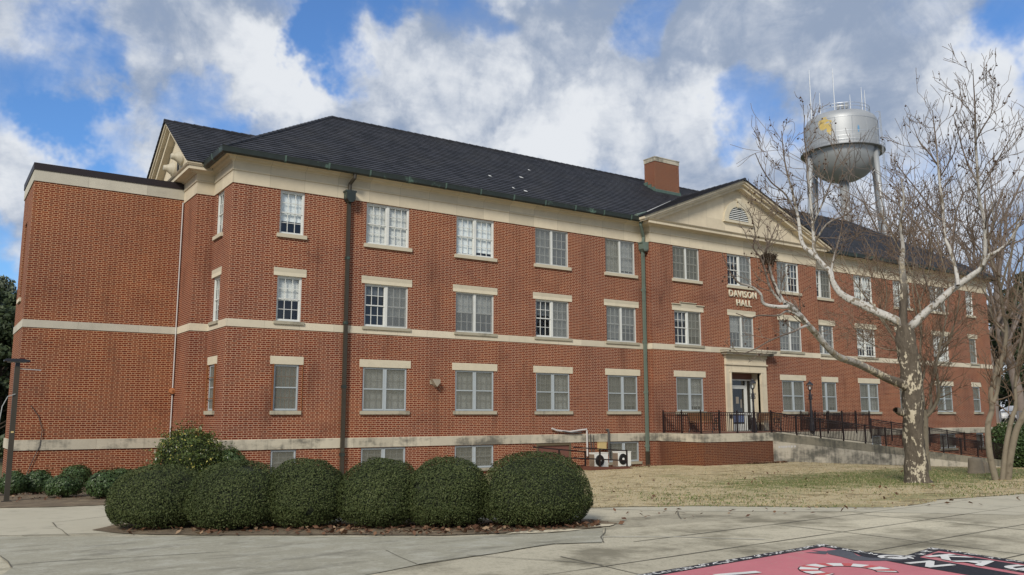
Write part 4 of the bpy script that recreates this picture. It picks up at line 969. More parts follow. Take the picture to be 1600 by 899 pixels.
def lamp_post(x, y, label):
    r = empty('lamp_post', (x, y, 0), label, 'lamp post', 'black lamp posts by the entrance')
    m = MB(); m.lathe([(.0, 0), (.13, 0), (.13, .30), (.10, .34), (.085, .62), (.055, .66), (.045, 1.35), (.055, 1.40), (.05, 1.47), (.075, 1.50), (.075, 1.70), (.045, 1.74), (.035, 1.90), (.055, 1.94), (.0, 1.96)], (x, y, 0), 'z', 12); m.build('post', 'lamp_metal', r)
    m = MB()
    for s in (-1, 1):
        m.tube([(x + s * .05, y, 1.52), (x + s * .16, y, 1.50), (x + s * .17, y, 1.58), (x + s * .10, y, 1.60)], .012, 5); m.tube([(x + s * .05, y, 1.72), (x + s * .17, y, 1.76), (x + s * .18, y, 1.68), (x + s * .11, y, 1.66)], .012, 5)
    m.build('scroll', 'lamp_metal', r)
    m = MB(); m.lathe([(.06, 1.94), (.08, 1.96), (.08, 1.975), (.055, 1.98)], (x, y, 0), 'z', 6)
    for k in range(6):
        a = math.pi * k / 3; m.bar((x + .075 * math.cos(a), y + .075 * math.sin(a), 1.97), (x + .145 * math.cos(a), y + .145 * math.sin(a), 2.20), .012)
    m.lathe([(.17, 2.19), (.165, 2.22), (.10, 2.30), (.04, 2.35), (.02, 2.40), (.0, 2.44)], (x, y, 0), 'z', 6); lt = m.build('lantern', 'lamp_metal', r)
    m = MB(); m.lathe([(.07, 1.98), (.137, 2.19)], (x, y, 0), 'z', 6); m.build('lantern_pane', 'glass', lt)
    m = MB(); m.lathe([(.02, 1.98), (.03, 2.0), (.03, 2.12), (.0, 2.14)], (x, y, 0), 'z', 8); m.build('bulb', 'lamp_clear', lt)
lamp_post(23.42, -1.5, 'black lantern post standing in front of the glass entrance door')
lamp_post(27.55, -1.5, 'black lantern post between two ground-floor windows right of the entrance')

def bench(x, y, rot, label):
    r = empty('park_bench', (0, 0, 0), label, 'bench', 'benches on the entrance terrace')
    for s in (-.68, .68):
        m = MB(); m.tube([(s, -.24, 0), (s, -.20, .2), (s, -.24, .42), (s, -.26, .60), (s, -.1, .63), (s, .1, .60)], .022, 6); m.tube([(s, .26, 0), (s, .18, .2), (s, .20, .42), (s, .28, .85)], .022, 6); m.tube([(s, -.22, .42), (s, .2, .40)], .022, 6)
        for (cy, cz, rr) in ((-.06, .25, .10), (.1, .16, .07), (-.02, .5, .07), (.08, .52, .05)):
            m.tube([(s, cy + rr * math.cos(a) * (1 - a / 14), cz + rr * math.sin(a) * (1 - a / 14)) for a in np.linspace(0, 8, 12)], .012, 5)
        m.build('bench_end', 'black_iron', r, world=False)
    m = MB()
    for k in range(5): m.box(-.72, .72, -.22 + k * .085, -.16 + k * .085, .425, .455)
    m.build('seat', 'bench_wood', r, world=False)
    m = MB()
    for k in range(4): m.box(-.72, .72, .205 + k * .02, .23 + k * .02, .50 + k * .09, .57 + k * .09)
    m.build('backrest', 'bench_wood', r, world=False)
    r.location = (x, y, 0); r.rotation_euler = (0, 0, rot)
bench(20.35, -1.35, math.pi / 2, 'iron-ended wooden bench on the terrace left of the entrance')
bench(24.9, -.95, -math.pi / 2, 'iron-ended wooden bench on the terrace right of the lantern post')

# condensers and the basement stair
def condenser(x, y, z, label, sc_=1.0):
    r = empty('air_conditioner', (x, y, z), label, 'air conditioner', 'white outdoor condensers by the basement wall')
    w, h, d = .68 * sc_, .61 * sc_, .34
    m = MB(); m.box(x, x + w, y, y + d, z + .06, z + h); m.box(x + .05, x + .12, y + .02, y + d - .02, z, z + .06); m.box(x + w - .12, x + w - .05, y + .02, y + d - .02, z, z + .06); m.box(x - .01, x + w + .01, y - .01, y + d + .01, z + h, z + h + .03); m.build('casing', 'ac_white', r)
    m = MB()
    for k in range(9): m.box(x - .02, x - .002, y + .02 + k * .035, y + .04 + k * .035, z + .08, z + h - .03)
    m.build('coil', 'ac_coil', r)
    cx, cz = x + .36 * w, z + .06 + h * .46; m = MB(); m.lathe([(.0, -.03), (.205 * sc_, -.03), (.22 * sc_, -.012), (.22 * sc_, 0)], (cx, y, cz), 'y', 24)
    fg = m.build('fan_grille', 'fan_black', r)
    m = MB(); m.lathe([(.0, -.045), (.05, -.042), (.055, -.03)], (cx, y, cz), 'y', 14); m.build('fan_hub', 'ac_white', fg)
    m = MB()
    for q in (.08, .11, .14, .17, .20): m.tube([(cx + q * sc_ * math.cos(a), y - .035, cz + q * sc_ * math.sin(a)) for a in np.linspace(0, 2 * math.pi, 20)], .004, 4)
    m.build('grille_ring', 'black_iron', fg)
condenser(13.95, -1.6, -1.33, 'white condenser with black fan nearer the hedge, beside the stair railing'); condenser(15.42, -1.3, -1.33, 'white condenser with black fan standing under the grey basement window')
m = MB(); m.box(11.2, 13.2, -1.9, -1.7, -1.7, -1.12); m.box(13.25, 15.1, -2.35, -2.1, -1.7, -1.22); m.prism([(13.1, -1.15), (15.2, -1.27), (15.2, -1.6), (13.1, -1.6)], 1, -2.4, -1.85); st = m.build('stair_kerb', 'step_brown', None); tag(st, 'low brown brick kerb around the basement steps', 'kerb')
def pipe_rail(label, runs, uprights):
    r = empty('stair_railing', uprights[0][0], label, 'railing', 'black pipe railings at the basement stair')
    m = MB()
    for a, b in runs: m.bar(a, b, .045); m.ball(a, .04)
    m.build('rail', 'rail_iron', r)
    for a, b in uprights: m = MB(); m.bar(a, b, .05); m.build('post', 'rail_iron', r)
pipe_rail('black pipe railing of the basement stair nearer the hedge', [((10.75, -2.0, -.39), (13.15, -2.0, -.62)), ((12.0, -2.0, -.80), (13.15, -2.0, -.88))], [((13.15, -2.0, -1.4), (13.15, -2.0, -.58)), ((11.9, -2.0, -1.35), (11.9, -2.0, -.5))])
pipe_rail('black pipe railing of the basement stair in front of the condensers', [((12.5, -2.15, -.43), (15.12, -2.15, -.62)), ((12.5, -2.15, -.82), (15.12, -2.15, -1.0))], [((15.12, -2.15, -1.5), (15.12, -2.15, -.58)), ((13.75, -2.15, -1.35), (13.75, -2.15, -.52))])

# ------------------------------------------------------------------ painted mural on the plaza
def paint(name, rgb, worn=.25):
    m, t, b, out = newmat(name); g = t.new('ShaderNodeNewGeometry'); pos = g.outputs['Position']
    n = t.noise(pos, 1.8, 6, .65); f = t.noise(pos, 22, 5, .7)
    c = t.mix(n, tuple(v * .8 for v in rgb), tuple(min(1, v * 1.15) for v in rgb)); c = t.mix(t.smooth(f, .56, .72, 0, worn), c, (.36, .32, .26)); w2 = t.noise(t.scale(pos, (1.5, .8, 1)), 2.5, 7, .7); c = t.mix(t.smooth(w2, .54, .72, 0, worn * .9), c, (.33, .27, .22))
    t.put(b.inputs['Base Color'], c); b.inputs['Roughness'].default_value = .75; b.inputs['Specular IOR Level'].default_value = .2
paint('paint_pink', (.50, .165, .185), .45); paint('paint_black', (.022, .022, .028), .2); paint('paint_white', (.66, .65, .62), .3); paint('paint_grey', (.085, .09, .105), .2); paint('paint_red', (.50, .10, .10), .3)
mural = empty('pavement_mural', (1.5, -22, float(zg(1.5, -22))), 'pink mural with black scrolled border and white letters painted on the plaza', 'mural')
A_, B_, C_, D_, E_ = (-1.6, -20.80), (2.18, -20.5), (1.91, -21.79), (3.02, -21.55), (2.55, -23.7)
field = [A_, B_, C_, D_, E_, (-1.5, -24.3)]
sheet('painted_field', field, 'paint_pink', .010, None, mural)
def strip(pts, w, name, mat, lift):
    """border of width w just inside a polyline"""
    P = [Vector(p) for p in pts]; inner = []
    for i, p in enumerate(P):
        ns = []
        if i > 0: d = (p - P[i - 1]).normalized(); ns.append(Vector((d.y, -d.x)))
        if i < len(P) - 1: d = (P[i + 1] - p).normalized(); ns.append(Vector((d.y, -d.x)))
        inner.append(p + (ns[0] if len(ns) == 1 else (ns[0] + ns[1]) / (1 + ns[0].dot(ns[1]))) * w)
    return sheet(name, [tuple(p) for p in P] + [tuple(p) for p in inner[::-1]], mat, lift, None, mural)
strip([A_, B_, C_, D_, E_], .17, 'border', 'paint_black', .013)
def scrolls():
    m = MB(); r = random.Random(5)
    for a, b, n in ((A_, B_, 30), (B_, C_, 6), (C_, D_, 4), (D_, E_, 8)):
        a = Vector(a); b = Vector(b); d = (b - a).normalized(); nn = Vector((d.y, -d.x)); L = (b - a).length
        for k in range(n):
            c = a + d * (L * (k + .5) / n) + nn * .085
            for q in range(4 if n > 10 else 7):
                t0 = r.uniform(-.05, .05) * (1 if n > 10 else 1.6); p = c + d * t0 + nn * r.uniform(-.05, .05); ang = r.uniform(0, 6.28); l = r.uniform(.02, .045); w = r.uniform(.006, .012)
                u = Vector((math.cos(ang), math.sin(ang))); v = Vector((-u.y, u.x)); z = float(zg(p.x, p.y)) + .018
                m.quad(*[(*(p + u * (l * s) + v * (w * t_)), z) for s, t_ in ((-1, -1), (1, -1), (1, 1), (-1, 1))])
    m.build('border_scroll', 'paint_white', mural)['kind'] = 'stuff'
scrolls()
def gpoly(name, pts, mat, lift): return sheet(name, pts, mat, lift, None, mural)
rd = (Vector(E_) - Vector(D_)).normalized(); ru = Vector((-rd.y, rd.x))           # the letters read along the right-hand edge
def at(s, t): p = Vector(D_) + rd * s + ru * -t; return (p.x, p.y)
gpoly('banner', [at(.38, .30), at(.55, .24), at(2.1, .25), at(2.1, .70), at(.95, .66), at(.62, .62), at(.42, .46)], 'paint_black', .0135)
gpoly('banner', [at(-.35, 1.10), at(.1, .98), at(.45, .80), at(.75, .80), at(2.1, .84), at(2.1, 1.30), at(1.0, 1.36), at(.2, 1.35)], 'paint_black', .0137)
gpoly('flourish', [(1.95, -20.95), (1.72, -20.92), (1.5, -21.1), (1.42, -21.35), (1.3, -21.6), (1.45, -21.75), (1.7, -21.92), (1.95, -21.95), (1.8, -21.75), (1.62, -21.6), (1.66, -21.4), (1.85, -21.2)], 'paint_grey', .0142)
gpoly('flourish', [(1.68, -20.98), (1.6, -20.78), (1.55, -20.95), (1.38, -20.85), (1.45, -21.1)], 'paint_grey', .0144)
def ring(c, r0, r1, a0, a1, name, mat, lift, n=16, sq=1.0):
    pts = [(c[0] + r1 * math.cos(a0 + (a1 - a0) * k / n), c[1] + sq * r1 * math.sin(a0 + (a1 - a0) * k / n)) for k in range(n + 1)] + [(c[0] + r0 * math.cos(a1 - (a1 - a0) * k / n), c[1] + sq * r0 * math.sin(a1 - (a1 - a0) * k / n)) for k in range(n + 1)]
    return sheet(name, pts, mat, lift, None, mural)
hk = (.62, -21.98)
ring(hk, .29, .52, -.9, 3.3, 'hook_outline', 'paint_black', .0145); ring(hk, .305, .505, -.88, 3.28, 'hook', 'paint_white', .016)
for k in range(7): ring(hk, .306, .504, -.75 + k * .62, -.5 + k * .62, 'hook_stripe', 'paint_red', .0175, 4)
m = None
def ground_text(s, size, pos, xd, mat='paint_white', bold=.02, squeeze=1.0):
    z = float(zg(pos[0], pos[1])) + 0.02; xd = Vector((xd[0], xd[1], 0)).normalized(); yd = Vector((-xd.y, xd.x, 0)); gr = .012
    o = text_mesh('lettering', s, size, mat, mural, (pos[0], pos[1], z), xd, yd, 0, bold, 'LEFT', squeeze)
    off = wloc(mural)
    for v in o.data.vertices: v.co.z = float(zg(v.co.x + off.x, v.co.y + off.y)) + 0.02 - off.z
    return o
ground_text('K', .56, at(.52, .70), (rd.x, rd.y), bold=.02); ground_text('A', .56, at(.96, .72), (rd.x, rd.y), bold=.02); ground_text('\u03a8', .56, at(1.42, .72), (rd.x, rd.y), bold=.02)
ground_text('\u03a6', .50, at(.26, 1.28), (rd.x, rd.y), bold=.014); ground_text('N', .52, at(.80, 1.30), (rd.x, rd.y), bold=.02)
ground_text('I', .75, (-.72, -21.25), (-.25, -1), bold=.02)

# ------------------------------------------------------------------ foliage
def leaf_quads(P, N, size, asp=.55, jitter=.6, rng=RNG):
    """one bent diamond leaf at each point, turned loosely to the normal"""
    n = len(P); N = N + rng.normal(0, jitter, (n, 3)); N /= np.linalg.norm(N, axis=1, keepdims=True) + 1e-9
    T = rng.normal(0, 1, (n, 3)); T -= N * (T * N).sum(1, keepdims=True); T /= np.linalg.norm(T, axis=1, keepdims=True) + 1e-9
    B = np.cross(N, T); s = (size * rng.uniform(.6, 1.35, (n, 1)))
    V = np.stack([P - T * s, P + B * s * asp + N * s * .12, P + T * s, P - B * s * asp + N * s * .12], 1).reshape(-1, 3)
    F = np.arange(4 * n).reshape(-1, 4); return V, F
def vnoise(P, f, seed):
    """cheap smooth pseudo-noise from a few sines"""
    r = np.random.default_rng(seed); out = np.zeros(len(P))
    for k in range(7):
        d = r.normal(0, 1, 3); d /= np.linalg.norm(d); out += np.sin(P @ d * f * r.uniform(.7, 1.9) + r.uniform(0, 6.28))
    return out / 7
def core_mesh(name, c, rad, mat, parent, zmin, power=2.4, seed=0, amp=.05):
    u = np.linspace(0, 2 * np.pi, 25)[:-1]; v = np.linspace(-np.pi / 2, np.pi / 2, 13); V = []
    for b in v:
        for a in u: V.append((np.cos(a) * np.cos(b), np.sin(a) * np.cos(b), np.sin(b)))
    V = np.array(V); V = shape_pts(V, rad, power, seed, amp); V = V + np.array(c); V[:, 2] = np.maximum(V[:, 2], zmin)
    F = [(i * 24 + j, i * 24 + (j + 1) % 24, (i + 1) * 24 + (j + 1) % 24, (i + 1) * 24 + j) for i in range(12) for j in range(24)]
    return npmesh(name, V, F, mat, parent, True)
def shape_pts(D, rad, power, seed, amp):
    """directions -> points of a clipped, slightly lumpy rounded shrub; power > 3 gives a dome that stands on its base"""
    if power > 3:
        q = np.where(D[:, 2] > 0, (np.abs(np.linalg.norm(D[:, :2], axis=1)) ** 2.3 + np.abs(D[:, 2]) ** 2.3) ** (-1 / 2.3), (np.linalg.norm(D[:, :2], axis=1) ** 4.5 + np.abs(D[:, 2]) ** 4.5) ** (-1 / 4.5))
        P = D * q[:, None]; lo = P[:, 2] < 0; P[lo, :2] *= (1 - .16 * np.abs(P[lo, 2:3]) ** 1.5)
    else:
        q = (np.abs(D) ** power).sum(1) ** (-1 / power); P = D * q[:, None]
    if power > 3: P[:, 2] *= np.where(P[:, 2] > 0, 1.22, .66)
    P = P * (1 + amp * vnoise(D, 3.2, seed) + amp * .5 * vnoise(D, 7, seed + 1))[:, None]
    return P * np.array(rad)
def shrub(name, c, rad, mat, label, cat, group, n, size, seed, power=2.4, amp=.05, depth=.10, hole=0, jitter=.6, stems=True, loose=0.0):
    """c is the point on the ground under it; rad the half sizes"""
    rng = np.random.default_rng(seed); base = float(zg(c[0], c[1]))
    root = empty(name, (c[0], c[1], base), label, cat, group)
    dome = power > 3; cen = np.array([c[0], c[1], base + rad[2] * (.66 if dome else .92)])
    D = rng.normal(0, 1, (n, 3)); D /= np.linalg.norm(D, axis=1, keepdims=True)
    P = shape_pts(D, rad, power, seed, amp); k = 1 - rng.exponential(depth, (n, 1)) + loose * np.abs(rng.normal(0, 1, (n, 1))) * (vnoise(D, 9, seed + 5)[:, None] > .1); P = P * np.clip(k, .35, 1.4)
    keep = np.ones(n, bool)
    if hole:      # gaps low down and dents in the clipped face
        keep &= vnoise(D, 6, seed + 9) > -.62; keep &= ~((vnoise(D, 11, seed + 11) < -.28) & (rng.uniform(0, 1, n) < .75 * hole))
    P = P + cen; keep &= P[:, 2] > base + .02 + (.10 + (.22 * np.clip(vnoise(D * 1.0, 5, seed + 21) + .1, 0, 1) if dome else 0)) * rng.uniform(.3, 1, n); P = P[keep]; D = D[keep]
    V, F = leaf_quads(P, D / np.array(rad), size, .5, jitter, rng); npmesh('foliage', V, F, mat, root)
    core_mesh('shade_core', cen, [r * (.87 if dome else .80) for r in rad], 'hedge_core', root, base + .12, power, seed, amp)  # solid dark filler; its colour stands for the shade deep among the leaves
    if stems:
        m = MB()
        for k in range(6):
            a = rng.uniform(0, 6.28); m.tube([(c[0] + .1 * math.cos(a), c[1] + .1 * math.sin(a), base - .05), (c[0] + .25 * rad[0] * math.cos(a), c[1] + .25 * rad[1] * math.sin(a), base + rad[2] * .5), (c[0] + .5 * rad[0] * math.cos(a), c[1] + .5 * rad[1] * math.sin(a), base + rad[2] * .9)], [.03, .022, .012], 5)
        m.build('stems', 'trunk_brown', root)
    return root
HED = [  # x, y, half widths, half height, label
 ((-4.28, -11.72), (.90, .86, .58), 'leftmost clipped rounded hedge shrub, nearest the small shrubs in the mulch'),
 ((-3.29, -12.83), (.86, .84, 0.605), 'clipped rounded hedge shrub second from the left end of the row'),
 ((-2.28, -13.42), (.74, .80, .61), 'clipped rounded hedge shrub third from the left, below the brown downspout'),
 ((-1.30, -14.30), (.73, .78, .60), 'clipped rounded hedge shrub fourth from the left, below the first double basement window'),
 ((-.42, -15.05), (.75, .80, 0.605), 'clipped rounded hedge shrub just left of the biggest one'),
 ((.80, -15.90), (.98, .92, .645), 'rightmost and biggest clipped rounded hedge shrub, next to the dry lawn')]
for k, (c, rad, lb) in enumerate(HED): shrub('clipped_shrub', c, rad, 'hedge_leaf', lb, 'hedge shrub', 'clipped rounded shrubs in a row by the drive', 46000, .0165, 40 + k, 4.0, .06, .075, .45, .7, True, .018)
SM = [((-5.72, -1.2), (.33, .30, .34), 'small dark shrub at the foot of the lamp pole'), ((-5.12, -.9), (.38, .32, .34), 'small dark shrub just right of the lamp pole, behind the low broad one'), ((-4.75, -3.0), (.45, .40, .30), 'low broad green shrub in front of the others in the mulch'),
      ((-3.7, 2.6), (.44, .40, .34), 'round green shrub against the middle of the wing wall'), ((-4.0, -4.1), (.40, .38, .36), 'small green shrub beside the leftmost clipped hedge'), ((-3.45, -3.2), (.44, .40, .36), 'green shrub partly hidden behind the leftmost clipped hedge'), ((-6.6, -.4), (.5, .4, .42), 'dark shrub at the left border behind the lamp pole')]
for k, (c, rad, lb) in enumerate(SM): shrub('small_shrub', c, rad, 'shrub_leaf', lb, 'shrub', 'small shrubs along the wing wall', 5200, .030, 60 + k, 2.1, .10, .16, .2, .8, True, .10)
shrub('holly_bush', (-1.15, -1.0), (1.02, .95, .90), 'holly_leaf', 'big loose yellow-green bush at the corner of the hall', 'bush', None, 15000, .036, 71, 2.0, .16, .16, .15, .9, True, .16)
shrub('low_bush', (-.05, -1.2), (.55, .6, .58), 'shrub_leaf', 'low dark bush at the right foot of the corner bush', 'bush', None, 6500, .032, 72, 2.1, .10, .12, .1, .8, True, .06)

# leaf litter and grass, countless
def scatter_poly(n, poly, rng):
    px = [p[0] for p in poly]; py = [p[1] for p in poly]; P = np.stack([rng.uniform(min(px), max(px), n), rng.uniform(min(py), max(py), n)], 1); ins = np.zeros(n, bool)
    for (x1, y1), (x2, y2) in zip(poly, poly[1:] + poly[:1]):
        c = ((y1 > P[:, 1]) != (y2 > P[:, 1])) & (P[:, 0] < (x2 - x1) * (P[:, 1] - y1) / (y2 - y1 + 1e-12) + x1); ins ^= c
    return P[ins]
def litter(name, polys, size, mat, seed):
    rng = np.random.default_rng(seed); Ps = np.concatenate([scatter_poly(n, pl, rng) for n, pl in polys]); P = np.column_stack([Ps, zg(Ps[:, 0], Ps[:, 1]) + .035 + rng.uniform(0, .03, len(Ps))])
    V, F = leaf_quads(P, np.tile([0, 0, 1.0], (len(P), 1)), size, .6, .45, rng); o = npmesh(name, V, F, mat); o['kind'] = 'stuff'; return o
RB = [(a + (b - a) * t, TY - .25) for a, b, t in ()]
litter('fallen_leaves', [(1500, [(-3.0, -14.55), (-1.2, -16.3), (.2, -16.95), (1.3, -16.95), (1.9, -16.5), (1.2, -15.6), (-1.0, -14.6), (-2.6, -13.4)]), (350, [(-5.2, -12.6), (-4.1, -13.7), (-3.0, -14.55), (-2.6, -13.4), (-4.5, -11)]),
                         (700, [(21.0, -3.05), (23.5, -3.05), (23.3, -3.4), (21.2, -3.3)]), (1500, [(30, -3.1), (44, -3.1), (40, -6.2), (31, -4.0)]), (260, [(13.0, -2.6), (17, -2.2), (17.8, -.3), (14.2, -.4)]), (220, [(2, -13.5), (6.5, -17.2), (12, -18.2), (10, -19.5), (4, -17.5), (1.5, -16.8)]), (160, [(4, -13), (9, -17), (24, -17), (22, -8), (8, -6)]), (500, [(-6, -3.8), (-3.5, -5.2), (-1, -2), (-3, 2.5), (-5.4, 3)])], .05, 'dead_leaf', 3)
def blades(name, n, poly, h, mat, seed, dens=None):
    rng = np.random.default_rng(seed); P = scatter_poly(n, poly, rng)
    if dens is not None: P = P[rng.uniform(0, 1, len(P)) < dens(P)]
    m = len(P); z = zg(P[:, 0], P[:, 1]) + .008; a = rng.uniform(0, 6.28, m); w = rng.uniform(.008, .018, m); hh = h * rng.uniform(.4, 1.3, m); lean = rng.normal(0, .6, (m, 2)) * hh[:, None]
    dx, dy = np.cos(a) * w, np.sin(a) * w
    V = np.stack([np.column_stack([P[:, 0] - dx, P[:, 1] - dy, z]), np.column_stack([P[:, 0] + dx, P[:, 1] + dy, z]), np.column_stack([P[:, 0] + lean[:, 0], P[:, 1] + lean[:, 1], z + hh])], 1).reshape(-1, 3)
    o = npmesh(name, V, np.arange(3 * m).reshape(-1, 3), mat); o['kind'] = 'stuff'
LAWN = [(2.35, -12.75), (3.5, -14.10), (5.35, -15.42), (6.7, -17.16), (7.66, -18.06), (8.6, -18.10), (9.98, -17.78), (12.67, -18.18), (17, -18.2), (30, -17.8), (44, -8), (40, -3.1), (23.0, -3.0), (18.6, -2.95), (16.5, -.3), (6, -.3), (3, -8)]
def green_at(P):
    Q = np.column_stack([P, np.zeros(len(P))]); d = vnoise(Q, .55, 77) * 1.1 + vnoise(Q, 1.7, 78) * .6
    near = np.exp(-((P[:, 0] - 15.5) ** 2 / 40 + (P[:, 1] + 12.5) ** 2 / 9)); return np.clip((d - .22) * 6, 0, 1) * .75 + near * .7
blades('dry_grass', 60000, LAWN, .035, 'dry_grass', 11)
blades('green_grass', 110000, LAWN, .045, 'green_grass', 12, green_at)

# ------------------------------------------------------------------ trees
def tubes_np(paths, n=5):
    """many tapering tubes [(points (k,3), radii, limb value)] as vertex and face arrays"""
    Vs, Fs, A = [], [], []; base = 0
    for pts, rad, lim in paths:
        pts = np.asarray(pts, float); k = len(pts); d = np.gradient(pts, axis=0); d /= np.linalg.norm(d, axis=1, keepdims=True) + 1e-9
        ref = np.array([0, 0, 1.0]) if abs(d[0, 2]) < .9 else np.array([1.0, 0, 0]); u = np.cross(d, ref); u /= np.linalg.norm(u, axis=1, keepdims=True) + 1e-9; w = np.cross(d, u)
        nn = n if max(rad) < .03 else (8 if max(rad) < .12 else 16)
        a = np.linspace(0, 2 * np.pi, nn, endpoint=False); ca, sa = np.cos(a), np.sin(a)
        R_ = np.asarray(rad)[:, None, None]
        if max(rad) > .1: R_ = R_ * (1 + .08 * np.sin(3 * a + pts[:, 2:3] * 2.1) + .07 * np.sin(5 * a - pts[:, 2:3] * 5.3) + .04 * np.sin(2 * a + pts[:, 2:3] * 11))[:, :, None]
        V = pts[:, None, :] + (u[:, None, :] * ca[None, :, None] + w[:, None, :] * sa[None, :, None]) * R_
        i, j = np.meshgrid(np.arange(k - 1), np.arange(nn), indexing='ij'); q = base + i * nn + j; r = base + i * nn + (j + 1) % nn
        Vs.append(V.reshape(-1, 3)); Fs.append(np.stack([q, r, r + nn, q + nn], -1).reshape(-1, 4)); A.append(np.repeat(np.broadcast_to(lim, (k,)), nn)); base += k * nn
    return np.concatenate(Vs), np.concatenate(Fs), np.concatenate(A)
def smooth_path(P, sub=3):
    """catmull-rom through points with radius"""
    P = np.asarray(P, float); Q = np.vstack([2 * P[0] - P[1], P, 2 * P[-1] - P[-2]]); out = []
    for i in range(1, len(Q) - 2):
        for t in np.linspace(0, 1, sub, endpoint=False): out.append(.5 * (2 * Q[i] + (Q[i + 1] - Q[i - 1]) * t + (2 * Q[i - 1] - 5 * Q[i] + 4 * Q[i + 1] - Q[i + 2]) * t ** 2 + (3 * Q[i] - Q[i - 1] - 3 * Q[i + 1] + Q[i + 2]) * t ** 3))
    out.append(P[-1]); return np.array(out)
def grow(paths, tips, rng, p, d, L, r, lvl, up=.25, kids=5, rmin=.006, wob=.22, spread=(.5, .95)):
    n = 6; pts = [np.array(p, float)]; dd = np.array(d, float); dd /= np.linalg.norm(dd)
    for i in range(n):
        dd = dd + rng.normal(0, wob, 3) * .6 + np.array([0, 0, up * .25]); dd /= np.linalg.norm(dd); pts.append(pts[-1] + dd * L / n)
    rad = np.maximum(np.linspace(r, max(rmin, r * .35), n + 1), rmin); paths.append((np.array(pts), rad, 1.0)); tips.append(pts[-1])
    if lvl <= 0: return
    for k in range(kids):
        i = rng.integers(1, n + 1); q = pts[i]; t = (pts[i] - pts[i - 1]); t /= np.linalg.norm(t); o = rng.normal(0, 1, 3); o -= t * (o @ t); o /= np.linalg.norm(o); a = rng.uniform(*spread)
        grow(paths, tips, rng, q, t * math.cos(a) + o * math.sin(a) + np.array([0, 0, up]), L * rng.uniform(.42, .7), max(rmin, rad[i] * .62), lvl - 1, up, max(2, kids - 1), rmin, wob, spread)
def tree_from(name, data, label, cat, group, mats, twig, limb_of, spec, seed, balls=0, rmin=.006):
    """a traced tree: limbs given by their paths, twigs grown on them; spec: (min radius to sprout, twigs per metre, length, levels, up, kids)"""
    rng = np.random.default_rng(seed); first = next(iter(data.values()))[0]; root = empty(name, (first[0], first[1], float(zg(first[0], first[1]))), label, cat, group)
    trunk, limbs, twigs, tips = [], [], [], []
    for key, path in data.items():
        P = smooth_path(path, 4); P[:, 3] = np.maximum(P[:, 3], rmin); lim = limb_of(key, P); (trunk if key in ('trunk', 'knob', 'a', 'trunk2') else limbs).append((P[:, :3], P[:, 3], lim))
        seg = np.linalg.norm(np.diff(P[:, :3], axis=0), axis=1); cum = np.concatenate([[0], np.cumsum(seg)])
        rmax, per, Lg, lv, up, kids = spec
        if key in ('L1a', 'L1d'): continue
        if key == 'L1e': per, Lg = 2.2, .55
        for s in np.arange(.15, cum[-1], 1 / per):
            s += rng.uniform(-.2, .2) / per; i = int(np.clip(np.searchsorted(cum, s) - 1, 0, len(P) - 2)); r = P[i, 3]
            if r > rmax: continue
            t = P[i + 1, :3] - P[i, :3]; t /= np.linalg.norm(t) + 1e-9; o = rng.normal(0, 1, 3); o -= t * (o @ t); o /= np.linalg.norm(o); a = rng.uniform(.55, 1.1)
            grow(twigs, tips, rng, P[i, :3], t * math.cos(a) + o * math.sin(a), Lg * rng.uniform(.5, 1.2), max(rmin, min(r * .45, .022)), lv, up, kids, rmin)
    def emit(nm, lst, mat, par=root):
        if not lst: return None
        V, F, A = tubes_np(lst, 4); return npmesh(nm, V, F, mat, par, True, {'limb': A})
    emit('trunk', trunk, mats[0]); lb = emit('limbs', limbs, mats[1]); emit('twigs', twigs, twig)
    if balls:
        m = MB(); idx = rng.permutation(len(tips))[:balls]
        for i in idx:
            q = tips[i]; l = rng.uniform(.03, .12); m.ball((q[0], q[1], q[2] - l), rng.uniform(.018, .028), 0, 4)
        o = m.build('seed_balls', 'seed_ball', root); o['kind'] = 'stuff'
    return root
